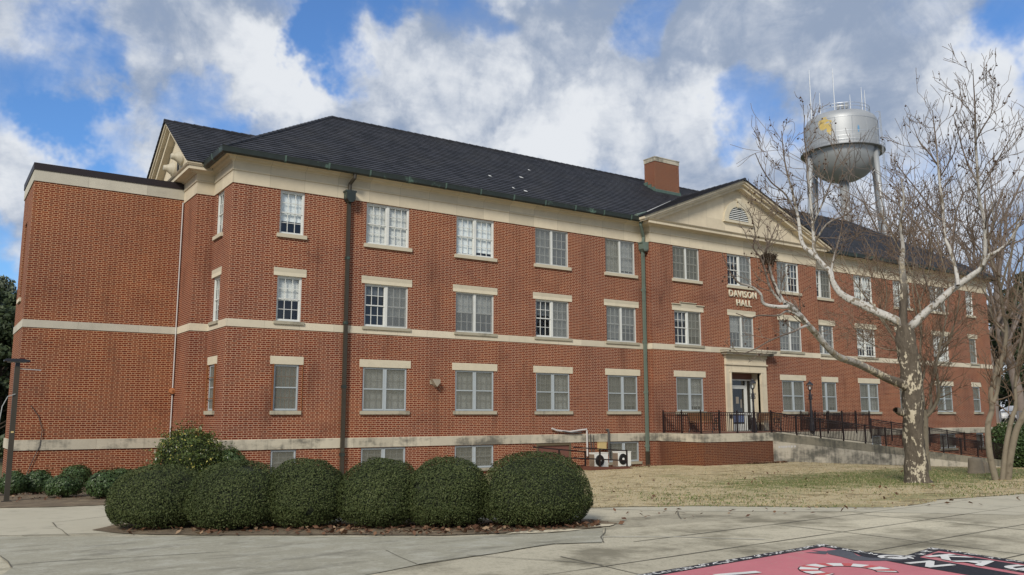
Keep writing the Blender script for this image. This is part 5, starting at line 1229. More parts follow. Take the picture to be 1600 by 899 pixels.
SYC = {
 'trunk': [(14.99,-14.24,-1.13,0.388),(14.96,-14.24,-0.97,0.326),(14.89,-14.29,-0.48,0.28),(14.79,-14.34,0.22,0.264),(14.7,-14.41,0.92,0.264),(14.62,-14.47,1.62,0.264),(14.5,-14.52,2.31,0.264),(14.4,-14.54,2.84,0.249),(14.32,-14.56,3.22,0.186)],
 'trunk2': [(14.37,-14.52,2.84,0.153),(14.32,-14.54,3.37,0.102),(14.32,-14.59,3.9,0.102),(14.3,-14.63,4.43,0.089),(14.26,-14.65,4.96,0.077),(14.29,-14.7,5.41,0.051),(14.22,-14.72,6.03,0.039),(14.27,-14.83,6.75,0.028),(14.2,-14.84,7.29,0.017)],
 'L1': [(14.57,-14.42,1.51,0.127),(14.12,-14.42,1.64,0.12),(13.61,-14.37,1.77,0.106),(13.03,-14.29,1.98,0.099),(12.46,-14.21,2.16,0.092),(11.89,-14.13,2.29,0.085),(11.42,-14.13,2.54,0.078),(10.97,-14.16,2.85,0.077),(10.58,-14.21,3.05,0.073),(10.21,-14.27,3.24,0.07),(9.84,-14.32,3.4,0.057),(9.5,-14.38,3.47,0.045)],
 'L1a': [(9.55,-14.41,3.41,0.051),(9.25,-14.28,3.41,0.045),(8.96,-14.17,3.48,0.041),(8.84,-14.2,3.69,0.034),(8.6,-14.14,3.86,0.03),(8.3,-14.03,3.94,0.027),(8.14,-14.01,4.04,0.02),(7.94,-14,4.27,0.013),(7.73,-14,4.64,0.009)],
 'L1b': [(9.61,-14.33,3.45,0.04),(9.45,-14.24,3.8,0.034),(9.31,-14.18,4.2,0.03),(9.23,-14.15,4.6,0.025),(9.18,-14.12,4.79,0.021),(9.3,-14.22,5.15,0.015),(9.43,-14.33,5.5,0.01)],
 'L1c': [(9.41,-14.33,3.53,0.034),(9.1,-14.29,3.85,0.029),(8.88,-14.34,4.22,0.025),(8.68,-14.38,4.54,0.021),(8.43,-14.37,4.78,0.018),(8.37,-14.5,5.01,0.014),(8.2,-14.58,5.38,0.01),(8,-14.61,5.66,0.008)],
 'L1d': [(10.06,-14.35,3.22,0.035),(9.64,-14.33,3.32,0.029),(9.31,-14.32,3.19,0.023),(8.76,-14.19,3.17,0.019),(8.42,-14.19,3.09,0.014),(7.98,-14.15,3.17,0.011)],
 'L1e': [(10.43,-14.32,3.02,0.035),(10.11,-14.33,2.92,0.028),(9.82,-14.36,2.82,0.024),(9.4,-14.29,2.69,0.02),(8.99,-14.23,2.54,0.018),(8.59,-14.17,2.35,0.016),(8.18,-14.12,2.22,0.012),(7.84,-14.13,2.22,0.009)],
 'L1f': [(10.34,-14.39,3.06,0.035),(10.29,-14.3,3.22,0.035),(10.12,-14.16,3.5,0.03),(9.98,-14,3.64,0.026)],
 'L2': [(14.37,-14.58,3.15,0.121),(14.23,-14.38,3.36,0.115),(13.87,-14.05,3.6,0.108),(13.6,-13.77,3.83,0.102),(13.35,-13.5,4.02,0.096),(13.23,-13.32,4.23,0.087),(13.15,-13.19,4.55,0.08),(13.16,-13.11,4.82,0.076),(13.09,-12.96,5.02,0.07),(13,-12.8,5.26,0.067),(12.95,-12.66,5.43,0.062),(12.91,-12.52,5.56,0.056),(12.89,-12.42,5.8,0.051),(12.9,-12.37,6.25,0.046),(12.89,-12.31,6.72,0.04),(12.83,-12.24,7.29,0.032),(12.75,-12.15,7.88,0.025),(12.7,-12.09,8.48,0.017),(12.69,-12.07,9.17,0.012)],
 'L2b': [(13.19,-12.69,5.29,0.056),(13.15,-12.65,5.56,0.054),(13.15,-12.65,5.87,0.048),(13.12,-12.66,6.37,0.043),(13.07,-12.67,6.98,0.036),(12.99,-12.68,7.69,0.028),(12.94,-12.71,8.36,0.022),(12.88,-12.71,8.93,0.015),(12.89,-12.76,9.51,0.01)],
 'L2c': [(13.18,-12.63,6.29,0.034),(13.28,-12.92,6.86,0.027),(13.35,-13.19,7.44,0.023),(13.32,-13.39,7.96,0.017),(13.39,-13.65,8.48,0.012)],
 'L2d': [(13.26,-12.58,5.74,0.032),(13.3,-13.02,6.23,0.027),(13.44,-13.47,6.39,0.021),(13.52,-13.89,6.62,0.014)],
 'L2e': [(13.13,-12.15,6.57,0.031),(12.67,-12.13,7.19,0.026),(12.16,-12.03,7.52,0.02),(11.77,-12.02,7.91,0.016),(11.47,-12.06,8.27,0.011)],
 'L2f': [(13.23,-12.13,6.1,0.033),(13.16,-11.98,6.51,0.028),(12.87,-11.65,6.83,0.022),(12.64,-11.38,7.25,0.017),(12.5,-11.15,7.48,0.011)],
 'L2g': [(13.39,-12.98,4.75,0.034),(13.55,-12.99,5.23,0.029),(13.78,-13.08,5.9,0.023),(13.95,-13.12,6.49,0.016),(14.15,-13.18,7.08,0.011)],
 'L3': [(14.35,-14.55,3.05,0.114),(14.47,-14.73,3.22,0.108),(14.66,-14.98,3.54,0.101),(14.9,-15.27,3.85,0.096),(15.08,-15.51,4.12,0.091),(15.25,-15.73,4.33,0.085),(15.44,-15.97,4.55,0.075),(15.56,-16.14,4.71,0.069),(15.54,-16.23,4.89,0.06),(15.49,-16.32,5.19,0.052),(15.39,-16.41,5.69,0.047),(15.25,-16.46,6.14,0.045),(15.1,-16.48,6.43,0.042),(14.96,-16.55,7.01,0.038),(14.79,-16.65,7.77,0.032),(14.68,-16.73,8.29,0.026),(14.55,-16.84,8.98,0.018),(14.43,-16.91,9.46,0.012),(14.33,-16.97,9.81,0.007)],
 'L3b': [(15.38,-16.29,4.76,0.05),(15.37,-16.46,4.98,0.049),(15.43,-16.66,5.07,0.044),(15.55,-16.92,5.29,0.039),(15.56,-17.12,5.58,0.034),(15.56,-17.32,5.92,0.029),(15.6,-17.56,6.36,0.022),(15.57,-17.77,6.82,0.014)],
 'L3c': [(14.97,-15.79,4.23,0.056),(15.04,-15.74,4.52,0.053),(15.06,-15.67,4.89,0.048),(15.04,-15.59,5.31,0.046),(15.03,-15.49,5.67,0.043),(15.04,-15.5,6.53,0.038),(15.02,-15.47,7.25,0.033),(15.01,-15.47,8.1,0.025),(15.02,-15.44,8.76,0.017),(15.05,-15.41,9.3,0.01)],
 'L3d': [(14.88,-16.58,6.9,0.027),(14.82,-16.43,7.33,0.023),(14.78,-16.31,7.84,0.02),(14.77,-16.22,8.4,0.016),(14.78,-16.13,8.88,0.01)],
 'L3e': [(14.64,-16.72,7.93,0.024),(14.62,-16.95,8.25,0.021),(14.62,-17.19,8.57,0.016),(14.5,-17.36,8.98,0.011),(14.36,-17.51,9.33,0.007)],
 'L3f': [(14.83,-16.62,6.62,0.024),(14.77,-16.99,7.05,0.021),(14.68,-17.34,7.47,0.017),(14.57,-17.66,7.79,0.012),(14.39,-17.93,8.1,0.008)],
 'L3g': [(15.22,-15.36,7.7,0.026),(15.14,-15.18,8.1,0.021),(15.06,-14.98,8.43,0.016),(15.03,-14.84,8.93,0.009)],
 'L3h': [(15.26,-15.33,7.34,0.025),(15.24,-15.56,7.61,0.021),(15.22,-15.82,7.95,0.015),(15.14,-16.04,8.34,0.009)],
 'L3i': [(15.19,-15.41,6.03,0.026),(15.11,-15.18,6.43,0.022),(14.91,-14.91,7.01,0.018),(14.76,-14.65,7.51,0.014),(14.68,-14.43,7.93,0.009)],
 'L3j': [(14.8,-15.23,3.79,0.028),(14.53,-15.23,4.11,0.024),(14.34,-15.26,4.35,0.021),(14.14,-15.31,4.68,0.016),(14.07,-15.46,5.08,0.01)],
 'knob': [(14.22,-14.43,0.83,0.107),(14.01,-14.42,0.86,0.107),(13.84,-14.43,0.9,0.076)],
}
CRM = {
 'a': [(21.61,-10.65,-1.21,0.118),(21.55,-10.7,-0.72,0.105),(21.49,-10.74,-0.27,0.098),(21.4,-10.84,0.64,0.092),(21.33,-10.86,0.95,0.085)],
 'b': [(21.39,-10.85,0.69,0.065),(21.44,-10.99,0.82,0.063),(21.5,-11.17,1.09,0.056),(21.51,-11.33,1.44,0.052),(21.39,-11.4,1.84,0.045),(21.22,-11.47,2.39,0.039),(21.19,-11.66,3.04,0.031),(21.2,-11.85,3.59,0.023)],
 'c': [(21.43,-10.88,0.73,0.065),(21.62,-10.96,1.13,0.058),(21.66,-10.95,1.58,0.053),(21.8,-11.03,2.22,0.046),(21.95,-11.11,2.74,0.04),(22.25,-11.24,3.04,0.031),(22.56,-11.45,3.69,0.021)],
 'd': [(21.34,-10.84,0.84,0.059),(21.34,-10.84,1.4,0.053),(21.34,-10.83,1.85,0.046),(21.45,-10.89,2.31,0.04),(21.36,-10.85,2.99,0.032),(21.4,-10.94,3.9,0.024)],
 'e': [(21.38,-10.8,1.85,0.04),(21.18,-10.61,2.54,0.034),(20.96,-10.37,3.11,0.029),(20.71,-10.13,3.7,0.024),(20.4,-9.86,4.4,0.019)],
 'f': [(21.27,-10.89,2.75,0.032),(21.2,-10.44,3.7,0.027),(20.92,-9.77,4.21,0.022),(20.7,-9.19,4.96,0.017)],
 'g': [(21.85,-11.17,2.76,0.032),(21.89,-11.69,3.52,0.026),(21.71,-12.08,4.27,0.021),(21.45,-12.39,5,0.015)],
 'h': [(21.23,-11.02,3.65,0.029),(20.97,-11.01,4.55,0.024),(20.8,-11.05,5.45,0.018),(20.82,-11.23,6.35,0.013)],
 'j': [(21.31,-10.99,3.84,0.034),(21.32,-10.96,4.81,0.031),(21.09,-10.8,5.98,0.027),(20.68,-10.51,7.15,0.022),(20.38,-10.27,8.11,0.014)],
 'k': [(21.76,-11.29,3.09,0.034),(22.05,-11.48,4.12,0.03),(22.18,-11.6,5.27,0.027),(22.01,-11.5,6.43,0.021),(21.92,-11.43,7.38,0.013)],
 'l': [(20.94,-10.1,3.66,0.027),(20.65,-9.59,4.68,0.025),(20.35,-9.07,5.67,0.021),(20.23,-8.68,6.68,0.014)],
 'm': [(21.36,-10.93,4.7,0.027),(21.66,-11.17,5.75,0.024),(21.79,-11.3,6.91,0.019),(21.54,-11.17,8.09,0.012)],
 'n': [(20.98,-9.73,4.21,0.023),(21.11,-9.87,5.39,0.021),(20.86,-9.71,6.35,0.016),(20.51,-9.48,7.31,0.011)],
 'i': [(21.09,-10.34,3.05,0.027),(20.64,-9.88,3.13,0.021),(20.16,-9.45,3.49,0.018),(19.74,-9.13,4.19,0.014)],
}
MST = {
 'a': [(17.39,-15.14,-1.09,0.095),(17.22,-15.12,-0.37,0.089),(17.16,-15.14,0.16,0.084),(17.16,-15.18,0.56,0.079),(17.25,-15.27,0.94,0.074),(17.21,-15.29,1.39,0.069),(17.31,-15.43,1.95,0.063),(17.37,-15.5,2.33,0.053)],
 'b': [(17.25,-15.32,1.1,0.058),(17.31,-15.42,1.44,0.058),(17.34,-15.57,2.18,0.063),(17.39,-15.7,2.68,0.058),(17.37,-15.79,3.24,0.053),(17.26,-15.79,3.69,0.044),(17.16,-15.82,4.25,0.038),(17.07,-15.85,4.78,0.032)],
 'c': [(17.54,-15.24,-1.09,0.079),(17.51,-15.44,-0.12,0.073),(17.54,-15.65,0.67,0.068),(17.56,-15.77,0.99,0.057),(17.45,-15.86,1.63,0.042),(17.43,-15.99,2.21,0.038),(17.42,-16.15,2.92,0.031),(17.37,-16.32,3.75,0.025),(17.2,-16.4,4.63,0.019)],
 'd': [(17.67,-15.33,-1.09,0.095),(17.57,-15.51,-0.4,0.094),(17.54,-15.74,0.33,0.089),(17.55,-15.94,0.7,0.083),(17.63,-16.23,1.36,0.072),(17.69,-16.54,2.14,0.062),(17.65,-16.79,3.01,0.041)],
 'e': [(17.16,-15.82,4.25,0.036),(17.14,-16.04,4.86,0.029),(17.14,-16.25,5.38,0.023),(17.07,-16.44,5.98,0.017),(16.98,-16.6,6.58,0.01)],
 'f': [(17.12,-15.84,4.52,0.032),(16.99,-15.73,5.07,0.025),(16.98,-15.7,5.63,0.021),(17.13,-15.8,6.29,0.016),(17.12,-15.79,6.95,0.011)],
 'g': [(17.36,-15.74,3.08,0.034),(17.24,-15.52,3.46,0.028),(17.26,-15.42,4.02,0.024),(17.26,-15.27,4.41,0.019),(17.31,-15.2,4.99,0.013)],
 'h': [(17.35,-15.79,3.35,0.032),(17.28,-16.11,3.86,0.025),(17.1,-16.37,4.45,0.021),(16.89,-16.62,5.11,0.015),(16.69,-16.87,5.76,0.01)],
 'i': [(17.41,-15.87,1.54,0.031),(17.32,-16.12,2.33,0.025),(17.28,-16.41,3.2,0.021),(17.14,-16.66,4.23,0.014)],
}

def syc_limb(key, P):
    if key in ('trunk', 'knob'): return np.zeros(len(P))
    if key == 'trunk2': return np.clip((P[:, 2] - 4.0) / 3, 0, .3)
    if key == 'L1': return np.clip((np.arange(len(P)) - 3) / 60, 0, 1)
    thin = np.clip((.040 - P[:, 3]) / .02, 0, 1)
    return (np.clip((np.arange(len(P)) - 1) / 9, 0, 1) if key in ('L2', 'L3') else np.ones(len(P))) + thin
tree_from('sycamore_tree', SYC, 'large bare sycamore with flaking brown trunk and white limbs on the lawn', 'tree', None, ('sycamore_bark', 'sycamore_bark'), 'twig_bark', syc_limb, (.05, 4.2, .85, 2, .30, 3), 5, 430, .0060)
tree_from('myrtle_tree', CRM, 'bare smooth-barked tree with dense brown twigs just behind the sycamore', 'tree', None, ('myrtle_bark', 'myrtle_bark'), 'twig_red', lambda k, P: np.ones(len(P)), (.075, 4.2, 1.6, 2, .12, 4), 8, 0, .0060)
tree_from('multistem_tree', MST, 'bare tree with three pale twisting stems at the right edge of the lawn', 'tree', None, ('myrtle_bark', 'myrtle_bark'), 'twig_red', lambda k, P: np.ones(len(P)), (.07, 3.0, 1.3, 2, .22, 4), 9, 0, .0062)
# bird nest in the sycamore
rng = np.random.default_rng(4); q = np.array(SYC['L1b'][3][:3]) + np.array([0, 0, .02]); nest = []
for k in range(260):
    a = rng.uniform(0, 6.28); rr = rng.uniform(.05, .19); z = rng.uniform(-.13, .13) * (1.2 - rr * 3); c = q + np.array([rr * math.cos(a), rr * math.sin(a), z]); t = np.array([-math.sin(a), math.cos(a), rng.normal(0, .5)]) + rng.normal(0, .35, 3); t /= np.linalg.norm(t); l = rng.uniform(.06, .16)
    nest.append((np.array([c - t * l, c + rng.normal(0, .012, 3), c + t * l]), [.006, .007, .005], 0))
V, F, A = tubes_np(nest, 4); tag(npmesh('bird_nest', V, F, 'nest_twig'), 'dark twig nest in a fork of the sycamore under the pediment', 'nest')
# stump at the end of the lawn
sx, sy = 20.6, -12.9; sg = float(zg(sx, sy)); m = MB()
m.lathe([(.30, sg - .1), (.24, sg + .1), (.21, sg + .42), (.20, sg + .50), (.0, sg + .52)], (sx, sy, 0), 'z', 12); m.lathe([(.18, sg - .1), (.13, sg + .2), (.12, sg + .36), (.0, sg + .38)], (sx + .36, sy - .1, 0), 'z', 10)
tag(m.build('tree_stump', 'stump_wood', None, True), 'pale cut tree stump beside the three-stemmed tree', 'stump')

# trees standing further off
def bare_tree(x, y, h, seed, label, group, spread=.42, bark='far_bark', z=None, stems=4, rmin=.02, kids=4, lv=3):
    rng = np.random.default_rng(seed); b = float(zg(x, y)) if z is None else z; root = empty('bare_tree', (x, y, b), label, 'tree', group)
    tr, tw, tips = [], [], []; P = [np.array([x, y, b])]; d = np.array([0, 0, 1.0])
    for i in range(8): d = d + rng.normal(0, .06, 3); d /= np.linalg.norm(d); P.append(P[-1] + d * h * .07)
    P = np.array(P); tr.append((P, np.linspace(h * .018, h * .012, len(P)), 0))
    for k in range(stems * 2):
        i = rng.integers(4, 9); a = rng.uniform(0, 6.28); e = rng.uniform(.15, .9); grow(tw, tips, rng, P[min(i, 8)], np.array([math.cos(a) * spread * 2 * e, math.sin(a) * spread * 2 * e, 1.0]), h * rng.uniform(.35, .55), h * .008, lv, .20, kids, rmin, .26)
    V, F, A = tubes_np(tr, 6); npmesh('trunk', V, F, bark, root, True); V, F, A = tubes_np(tw, 3); npmesh('crown', V, F, bark, root); return root
FB_ = 'bare trees beyond the right end of the hall'
def Pt(px, D):      # where along the photograph's bearing a far tree stands
    a = YAW + math.atan((px - 800) / 1342.2); return (-7.9 + math.sin(a) * D, -27.98 + math.cos(a) * D)
for k, (px, D, h, lb) in enumerate([(1370, 82, 23, 'bare brown tree behind the roof, just right of the water tower leg'), (1420, 76, 20, 'bare brown tree behind the roof end, left of the sycamore top'), (1462, 86, 24, 'bare tree rising behind the right end of the roof'),
                                   (1506, 80, 21, 'bare tree beyond the corner of the hall, left of the stems'), (1545, 82, 23, 'tall bare tree just past the right corner of the hall'), (1592, 84, 25, 'bare tree at the right border, beyond the hall')]):
    x, y = Pt(px, D); bare_tree(x, y, h, 100 + k, lb, FB_, .45, 'far_bark', None, 3, .020)
def leafy_tree(x, y, h, w, seed, label, group, mat, n=9000, size=.22, trunk=.18, z=None, low=.12, name='evergreen_tree', cat='tree'):
    rng = np.random.default_rng(seed); b = float(zg(x, y)) if z is None else z; root = empty(name, (x, y, b), label, cat, group)
    m = MB(); m.tube([(x, y, b - .2), (x + .1, y, b + h * .4), (x, y + .1, b + h * .75)], [trunk, trunk * .7, trunk * .2], 8)
    cl = []; L = 26
    for k in range(L):
        t = rng.uniform(low, .97); rr = w * (1 - (abs(t - .42) / .62) ** 1.8) * rng.uniform(.35, 1.0); a = rng.uniform(0, 6.28); c = np.array([x + rr * math.cos(a), y + rr * math.sin(a), b + h * t]); cl.append((c, rng.uniform(.16, .34) * w))
        m.tube([(x, y, b + h * max(.1, t - .12)), tuple(c)], [trunk * .3, .02], 5)
    m.build('trunk', 'trunk_brown', root); Ps, Ns = [], []
    for c, r in cl:
        k = n // L; D = rng.normal(0, 1, (k, 3)); D /= np.linalg.norm(D, axis=1, keepdims=True); q = r * (1 - rng.exponential(.28, (k, 1))) * np.array([1, 1, .62]); Ps.append(c + D * q); Ns.append(D)
    V, F = leaf_quads(np.concatenate(Ps), np.concatenate(Ns), size, .5, .8, rng); npmesh('crown', V, F, mat, root); return root
for k, (px, D, h, w, mt, lb) in enumerate([(-16, 62, 11.0, 4.4, 'oak_leaf', 'grey-green tree showing beyond the left wing, with sky through its top'), (22, 58, 9.2, 3.2, 'pine_leaf', 'dark evergreen directly behind the left wing corner'), (-48, 50, 9.5, 3.6, 'pine_leaf', 'dark evergreen at the left border behind the lamp pole'), (2, 46, 6.5, 2.6, 'pine_leaf', 'low dark evergreen behind the top of the lamp pole')]):
    x, y = Pt(px, D); leafy_tree(x, y, h, w, 200 + k, lb, 'evergreens beyond the left wing', mt, 18000, .13)
for k, (px, D, h, w, lb) in enumerate([(1580, 92, 14.5, 4.4, 'dark evergreen right of the hall corner, behind the pale stems'), (1625, 96, 17, 5.2, 'tall dark evergreen at the right border'), (1552, 105, 15.5, 4.2, 'dark evergreen further back, touching the right corner of the hall'), (1604, 112, 16, 5.0, 'far evergreen at the right border behind the parking ground')]):
    x, y = Pt(px, D); leafy_tree(x, y, h, w, 220 + k, lb, 'evergreens beyond the right end', 'pine_leaf', 15000, .17, .2, None, .22)
for k, (px, D, rad, lb) in enumerate([(1572, 58, (1.5, 1.4, 1.5), 'dark bush behind the ramp railing at the hall corner'), (1606, 58, (1.6, 1.4, 1.35), 'dark bush behind the ramp railing at the right border')]):
    x, y = Pt(px, D); shrub('dark_bush', (x, y), rad, 'shrub_leaf', lb, 'bush', 'dark bushes behind the ramp', 9000, .07, 80 + k, 2.1, .1, .14, .1, .8)

# ------------------------------------------------------------------ water tower
TXc, TYc = 95.5, 41.9
wt = empty('water_tower', (TXc, TYc, -2.6), 'silver water tower with round-bottomed tank and antennas behind the hall', 'water tower')
cz = 36.75; RT = 4.85
m = MB(); m.lathe([(RT, cz), (RT + .01, cz + 1.9), (RT, cz + 3.9), (RT * .985, cz + 4.3), (RT * .93, cz + 4.75), (RT * .80, cz + 5.2), (RT * .55, cz + 5.55), (RT * .25, cz + 5.75), (.05, cz + 5.8)], (TXc, TYc, 0), 'z', 56); tank = m.build('tank', 'silver', wt, True)
m = MB(); m.lathe([(.75, cz - 3.95), (RT * .40, cz - 3.75), (RT * .62, cz - 3.2), (RT * .80, cz - 2.4), (RT * .93, cz - 1.35), (RT * .99, cz - .5), (RT, cz)], (TXc, TYc, 0), 'z', 56); m.build('tank_bowl', 'silver', wt, True)
m = MB()
for k in range(14):
    a = 2 * math.pi * k / 14; m.tube([(TXc + (RT + .015) * math.cos(a), TYc + (RT + .015) * math.sin(a), cz + z) for z in (.1, 2, 3.9)], .035, 4)
for z in (1.9, 3.9): m.lathe([(RT + .03, cz + z - .04), (RT + .03, cz + z + .04)], (TXc, TYc, 0), 'z', 56)
m.build('tank_seam', 'silver_rib', tank)
m = MB(); m.lathe([(RT, cz - .08), (RT + .72, cz - .08), (RT + .72, cz + .04), (RT, cz + .04)], (TXc, TYc, 0), 'z', 56); bal = m.build('balcony', 'silver_dark', wt)
m = MB(); rr = RT + .68
for z in (.55, 1.05): m.tube([(TXc + rr * math.cos(a), TYc + rr * math.sin(a), cz + z) for a in np.linspace(0, 2 * math.pi, 49)], .03, 4)
for k in range(24): a = 2 * math.pi * k / 24; m.bar((TXc + rr * math.cos(a), TYc + rr * math.sin(a), cz), (TXc + rr * math.cos(a), TYc + rr * math.sin(a), cz + 1.05), .04)
m.build('balcony_rail', 'silver_rib', bal)
va = math.atan2(-27.98 - TYc, -7.9 - TXc)           # bearing from the tower back to the lawn
for (da, up_) in ((math.radians(62), 0), (math.radians(-62), 0), (math.radians(122), 0), (math.radians(-128), 0)):
    a = va + da; m = MB(); ca, sa = math.cos(a), math.sin(a)
    m.tube([(TXc + (RT - .15) * ca, TYc + (RT - .15) * sa, cz - .05), (TXc + (RT + .25) * ca, TYc + (RT + .25) * sa, cz - 8), (TXc + (RT + 2.6) * ca, TYc + (RT + 2.6) * sa, -2.8)], .36, 10); m.build('leg', 'silver', wt, True)
m = MB(); m.tube([(TXc, TYc, cz - 3.8), (TXc, TYc, -2.8)], .66, 16); m.build('riser_pipe', 'silver', wt, True)
m = MB()
for (d1_, d2_) in ((62, 122), (122, 232), (232, 298), (298, 62 + 360)):
    for z0, z1 in ((cz - 3, cz - 14), (cz - 14, cz - 3), (cz - 14, cz - 26), (cz - 26, cz - 14)):
        p = lambda dg, z: (TXc + (RT + .25 + (cz - 8 - z) * .075) * math.cos(va + R(dg)), TYc + (RT + .25 + (cz - 8 - z) * .075) * math.sin(va + R(dg)), z)
        m.bar(p(d1_, z0), p(d2_, z1), .045)
m.build('brace_rod', 'silver_rib', wt)
m = MB(); la = va + R(68); lr = RT + .55
for s in (-.04, .04): m.bar((TXc + lr * math.cos(la + s), TYc + lr * math.sin(la + s), cz + 4.9), (TXc + (lr + .5) * math.cos(la + s), TYc + (lr + .5) * math.sin(la + s), cz - 12), .06)
for k in range(44): z = cz + 4.8 - k * .38; m.bar((TXc + lr * math.cos(la - .04), TYc + lr * math.sin(la - .04), z), (TXc + lr * math.cos(la + .04), TYc + lr * math.sin(la + .04), z), .03)
for z in (4.9, 2.5, .3): m.bar((TXc + RT * math.cos(la), TYc + RT * math.sin(la), cz + z), (TXc + lr * math.cos(la), TYc + lr * math.sin(la), cz + z), .05)
m.build('ladder', 'silver_rib', wt)
m = MB(); rr = RT * .80
for z in (5.7, 6.15): m.tube([(TXc + rr * math.cos(a), TYc + rr * math.sin(a), cz + z) for a in np.linspace(0, 2 * math.pi, 37)], .035, 4)
for k in range(14): a = 2 * math.pi * k / 14; m.bar((TXc + rr * math.cos(a), TYc + rr * math.sin(a), cz + 5.1), (TXc + rr * math.cos(a), TYc + rr * math.sin(a), cz + 6.15), .05)
m.build('roof_rail', 'silver_rib', wt)
rv = Vector((-math.sin(va), math.cos(va), 0)) * 1.0; fv = Vector((math.cos(va), math.sin(va), 0))
for (px, top) in ((-3.75, 49.2), (-2.55, 45.6), (-.65, 48.9), (1.4, 44.8), (2.9, 45.7), (3.3, 45.2)):
    c = Vector((TXc, TYc, 0)) + rv * px + fv * 1.2; m = MB(); m.tube([(c.x, c.y, cz + 4.6), (c.x, c.y, top - 1.4), (c.x, c.y, top)], [.075, .06, .03], 5)
    for k in range(int((top - cz - 6) / .6)): m.bar((c.x - .16, c.y, cz + 6 + k * .6), (c.x + .16, c.y, cz + 6.1 + k * .6), .03)
    m.build('antenna', 'silver_rib', wt)
m = MB()
for (px, dz) in ((-.2, .5), (.35, .5), (.9, .5)): c = Vector((TXc, TYc, cz + 5.7)) + rv * px + fv * 2.5; m.box(c.x - .16, c.x + .16, c.y - .16, c.y + .16, c.z, c.z + .75)
m.build('antenna_panel', 'silver', wt)
def tank_mark(name, mat, a0, a1, z0, z1, seed, off=.02):
    r = random.Random(seed); m = MB(); ca, cz_ = (a0 + a1) / 2, (z0 + z1) / 2; pts = []
    for k in range(22):
        t = 2 * math.pi * k / 22; q = r.uniform(.72, 1.1); pts.append((ca + (a1 - a0) / 2 * math.cos(t) * q, cz_ + (z1 - z0) / 2 * math.sin(t) * q))
    c3 = lambda p: (TXc + (RT + off) * math.cos(p[0]), TYc + (RT + off) * math.sin(p[0]), p[1])
    for k in range(22): m.tri(c3((ca, cz_)), c3(pts[k]), c3(pts[(k + 1) % 22]))
    m.build(name, mat, tank)
tank_mark('painted_emblem', 'tower_yellow', va - R(38), va - R(14), cz + 2.4, cz + 4.15, 2); tank_mark('painted_emblem', 'tower_yellow', va - R(22), va - R(12), cz + 1.5, cz + 3.2, 3, .025)
tank_mark('painted_stripe', 'tower_blue', va + R(25), va + R(29), cz + 1.6, cz + 2.6, 4)

# ------------------------------------------------------------------ lamp pole at the left
lx, ly = -6.03, -3.5; lz = float(zg(lx, ly))
lamp = empty('street_lamp', (lx, ly, lz), 'brown square lamp pole with flat head at the left wing corner', 'street lamp')
m = MB(); m.box(lx - .057, lx + .057, ly - .057, ly + .057, lz - .1, 1.98); m.box(lx - .11, lx + .11, ly - .11, ly + .11, lz - .1, lz + .03); m.build('pole', 'pipe_brown', lamp)
m = MB(); m.box(lx - .05, lx + .05, ly - .05, ly + .05, 1.98, 2.09); m.prism([(lx - .30, 2.10), (lx + .26, 2.09), (lx + .26, 2.13), (lx + .1, 2.165), (lx - .26, 2.16), (lx - .30, 2.13)], 1, ly - .17, ly + .17); hd_ = m.build('lamp_head', 'lamp_metal', lamp)
m = MB(); m.box(lx - .22, lx + .18, ly - .12, ly + .12, 2.078, 2.0885); m.build('lamp_lens', 'sash_grey', hd_)
m = MB(); m.bar((lx + .066, ly, 1.92), (lx + .52, ly - .02, 1.90), .022); m.tube([(lx + .0, ly - .07, 1.3), (lx - .16, ly - .09, 1.24), (lx - .26, ly - .09, 1.0), (lx - .30, ly - .09, .6), (lx - .5, ly - .09, .3)], .010, 5); m.build('bracket', 'sash_grey', lamp)
m = MB(); m.box(lx - .03, lx + .03, ly - .062, ly - .0575, .36, .40); m.build('tag', 'box_yellow', lamp)

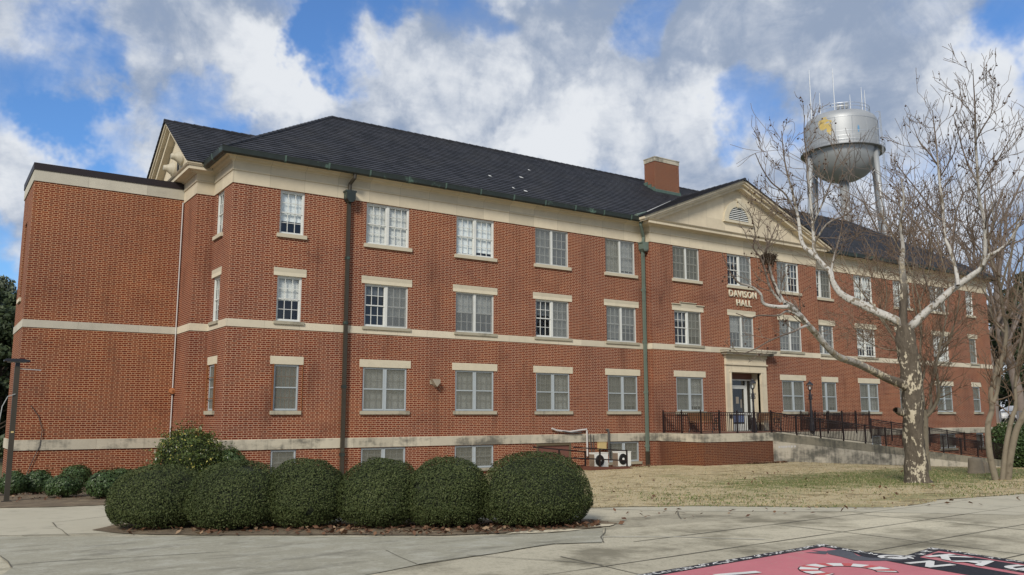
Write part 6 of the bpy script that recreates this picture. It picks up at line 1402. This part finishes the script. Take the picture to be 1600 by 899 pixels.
# ------------------------------------------------------------------ parking ground and car beyond the right end
m = MB(); m.box(64, 110, 2.5, 34, -6, .1); o = m.build('parking_ground', 'wall_tan', None); o['kind'] = 'structure'
def car(x, y, z, rot):
    r = empty('parked_car', (0, 0, 0), 'white car parked on raised ground, glimpsed between stems at the right border', 'car')
    m = MB(); prof = [(-2.2, .35), (-2.15, .75), (-1.3, .92), (-.6, 1.42), (.9, 1.46), (1.7, 1.0), (2.2, .9), (2.25, .38)]; m.prism(prof, 1, -.86, .86); b = m.build('body', 'car_white', r, world=False)
    m = MB(); m.prism([(-1.05, .96), (-.5, 1.36), (.85, 1.38), (1.4, 1.0)], 1, -.875, .875); m.prism([(-1.2, .955), (-.62, 1.40), (-.6, 1.36), (-1.15, .94)], 1, -.75, .75); m.build('window', 'car_glass', r, world=False)
    for sx in (-1.4, 1.4):
        for sy in (-.82, .82):
            m = MB(); m.lathe([(.2, -.1), (.33, -.1), (.34, -.06), (.34, .06), (.33, .1), (.2, .1)], (sx, sy, .34), 'y', 20); w = m.build('tyre', 'tyre', r, world=False); m = MB(); m.lathe([(0, -.09), (.2, -.09), (.2, .09), (0, .09)], (sx, sy, .34), 'y', 16); m.build('rim', 'rim', w, world=False)
    for sy in (-.62, .62):
        m = MB(); m.box(-2.19, -2.08, sy - .16, sy + .16, .62, .74); m.build('headlight', 'lamp_clear', r, world=False); m = MB(); m.box(2.18, 2.25, sy - .12, sy + .12, .70, .86); m.build('taillight', 'lamp_red', r, world=False)
    r.location = (x, y, z); r.rotation_euler = (0, 0, rot)
car(72.0, 9.9, .1, -.6)
m = MB(); m.box(66.5, 66.75, 3.2, 3.45, .1, 1.1); m.bar((66.6, 3.4, 1.0), (66.6, 12, 1.0), .08); m.bar((66.6, 3.4, .55), (66.6, 12, .55), .06)
for k in range(6): m.box(66.55, 66.65, 4.8 + k * 1.4, 4.9 + k * 1.4, .1, 1.05)
tag(m.build('guard_rail', 'rim', None), 'grey metal guard rail on the raised ground beyond the hall', 'railing')

for o in PROTO.values(): bpy.data.objects.remove(o)
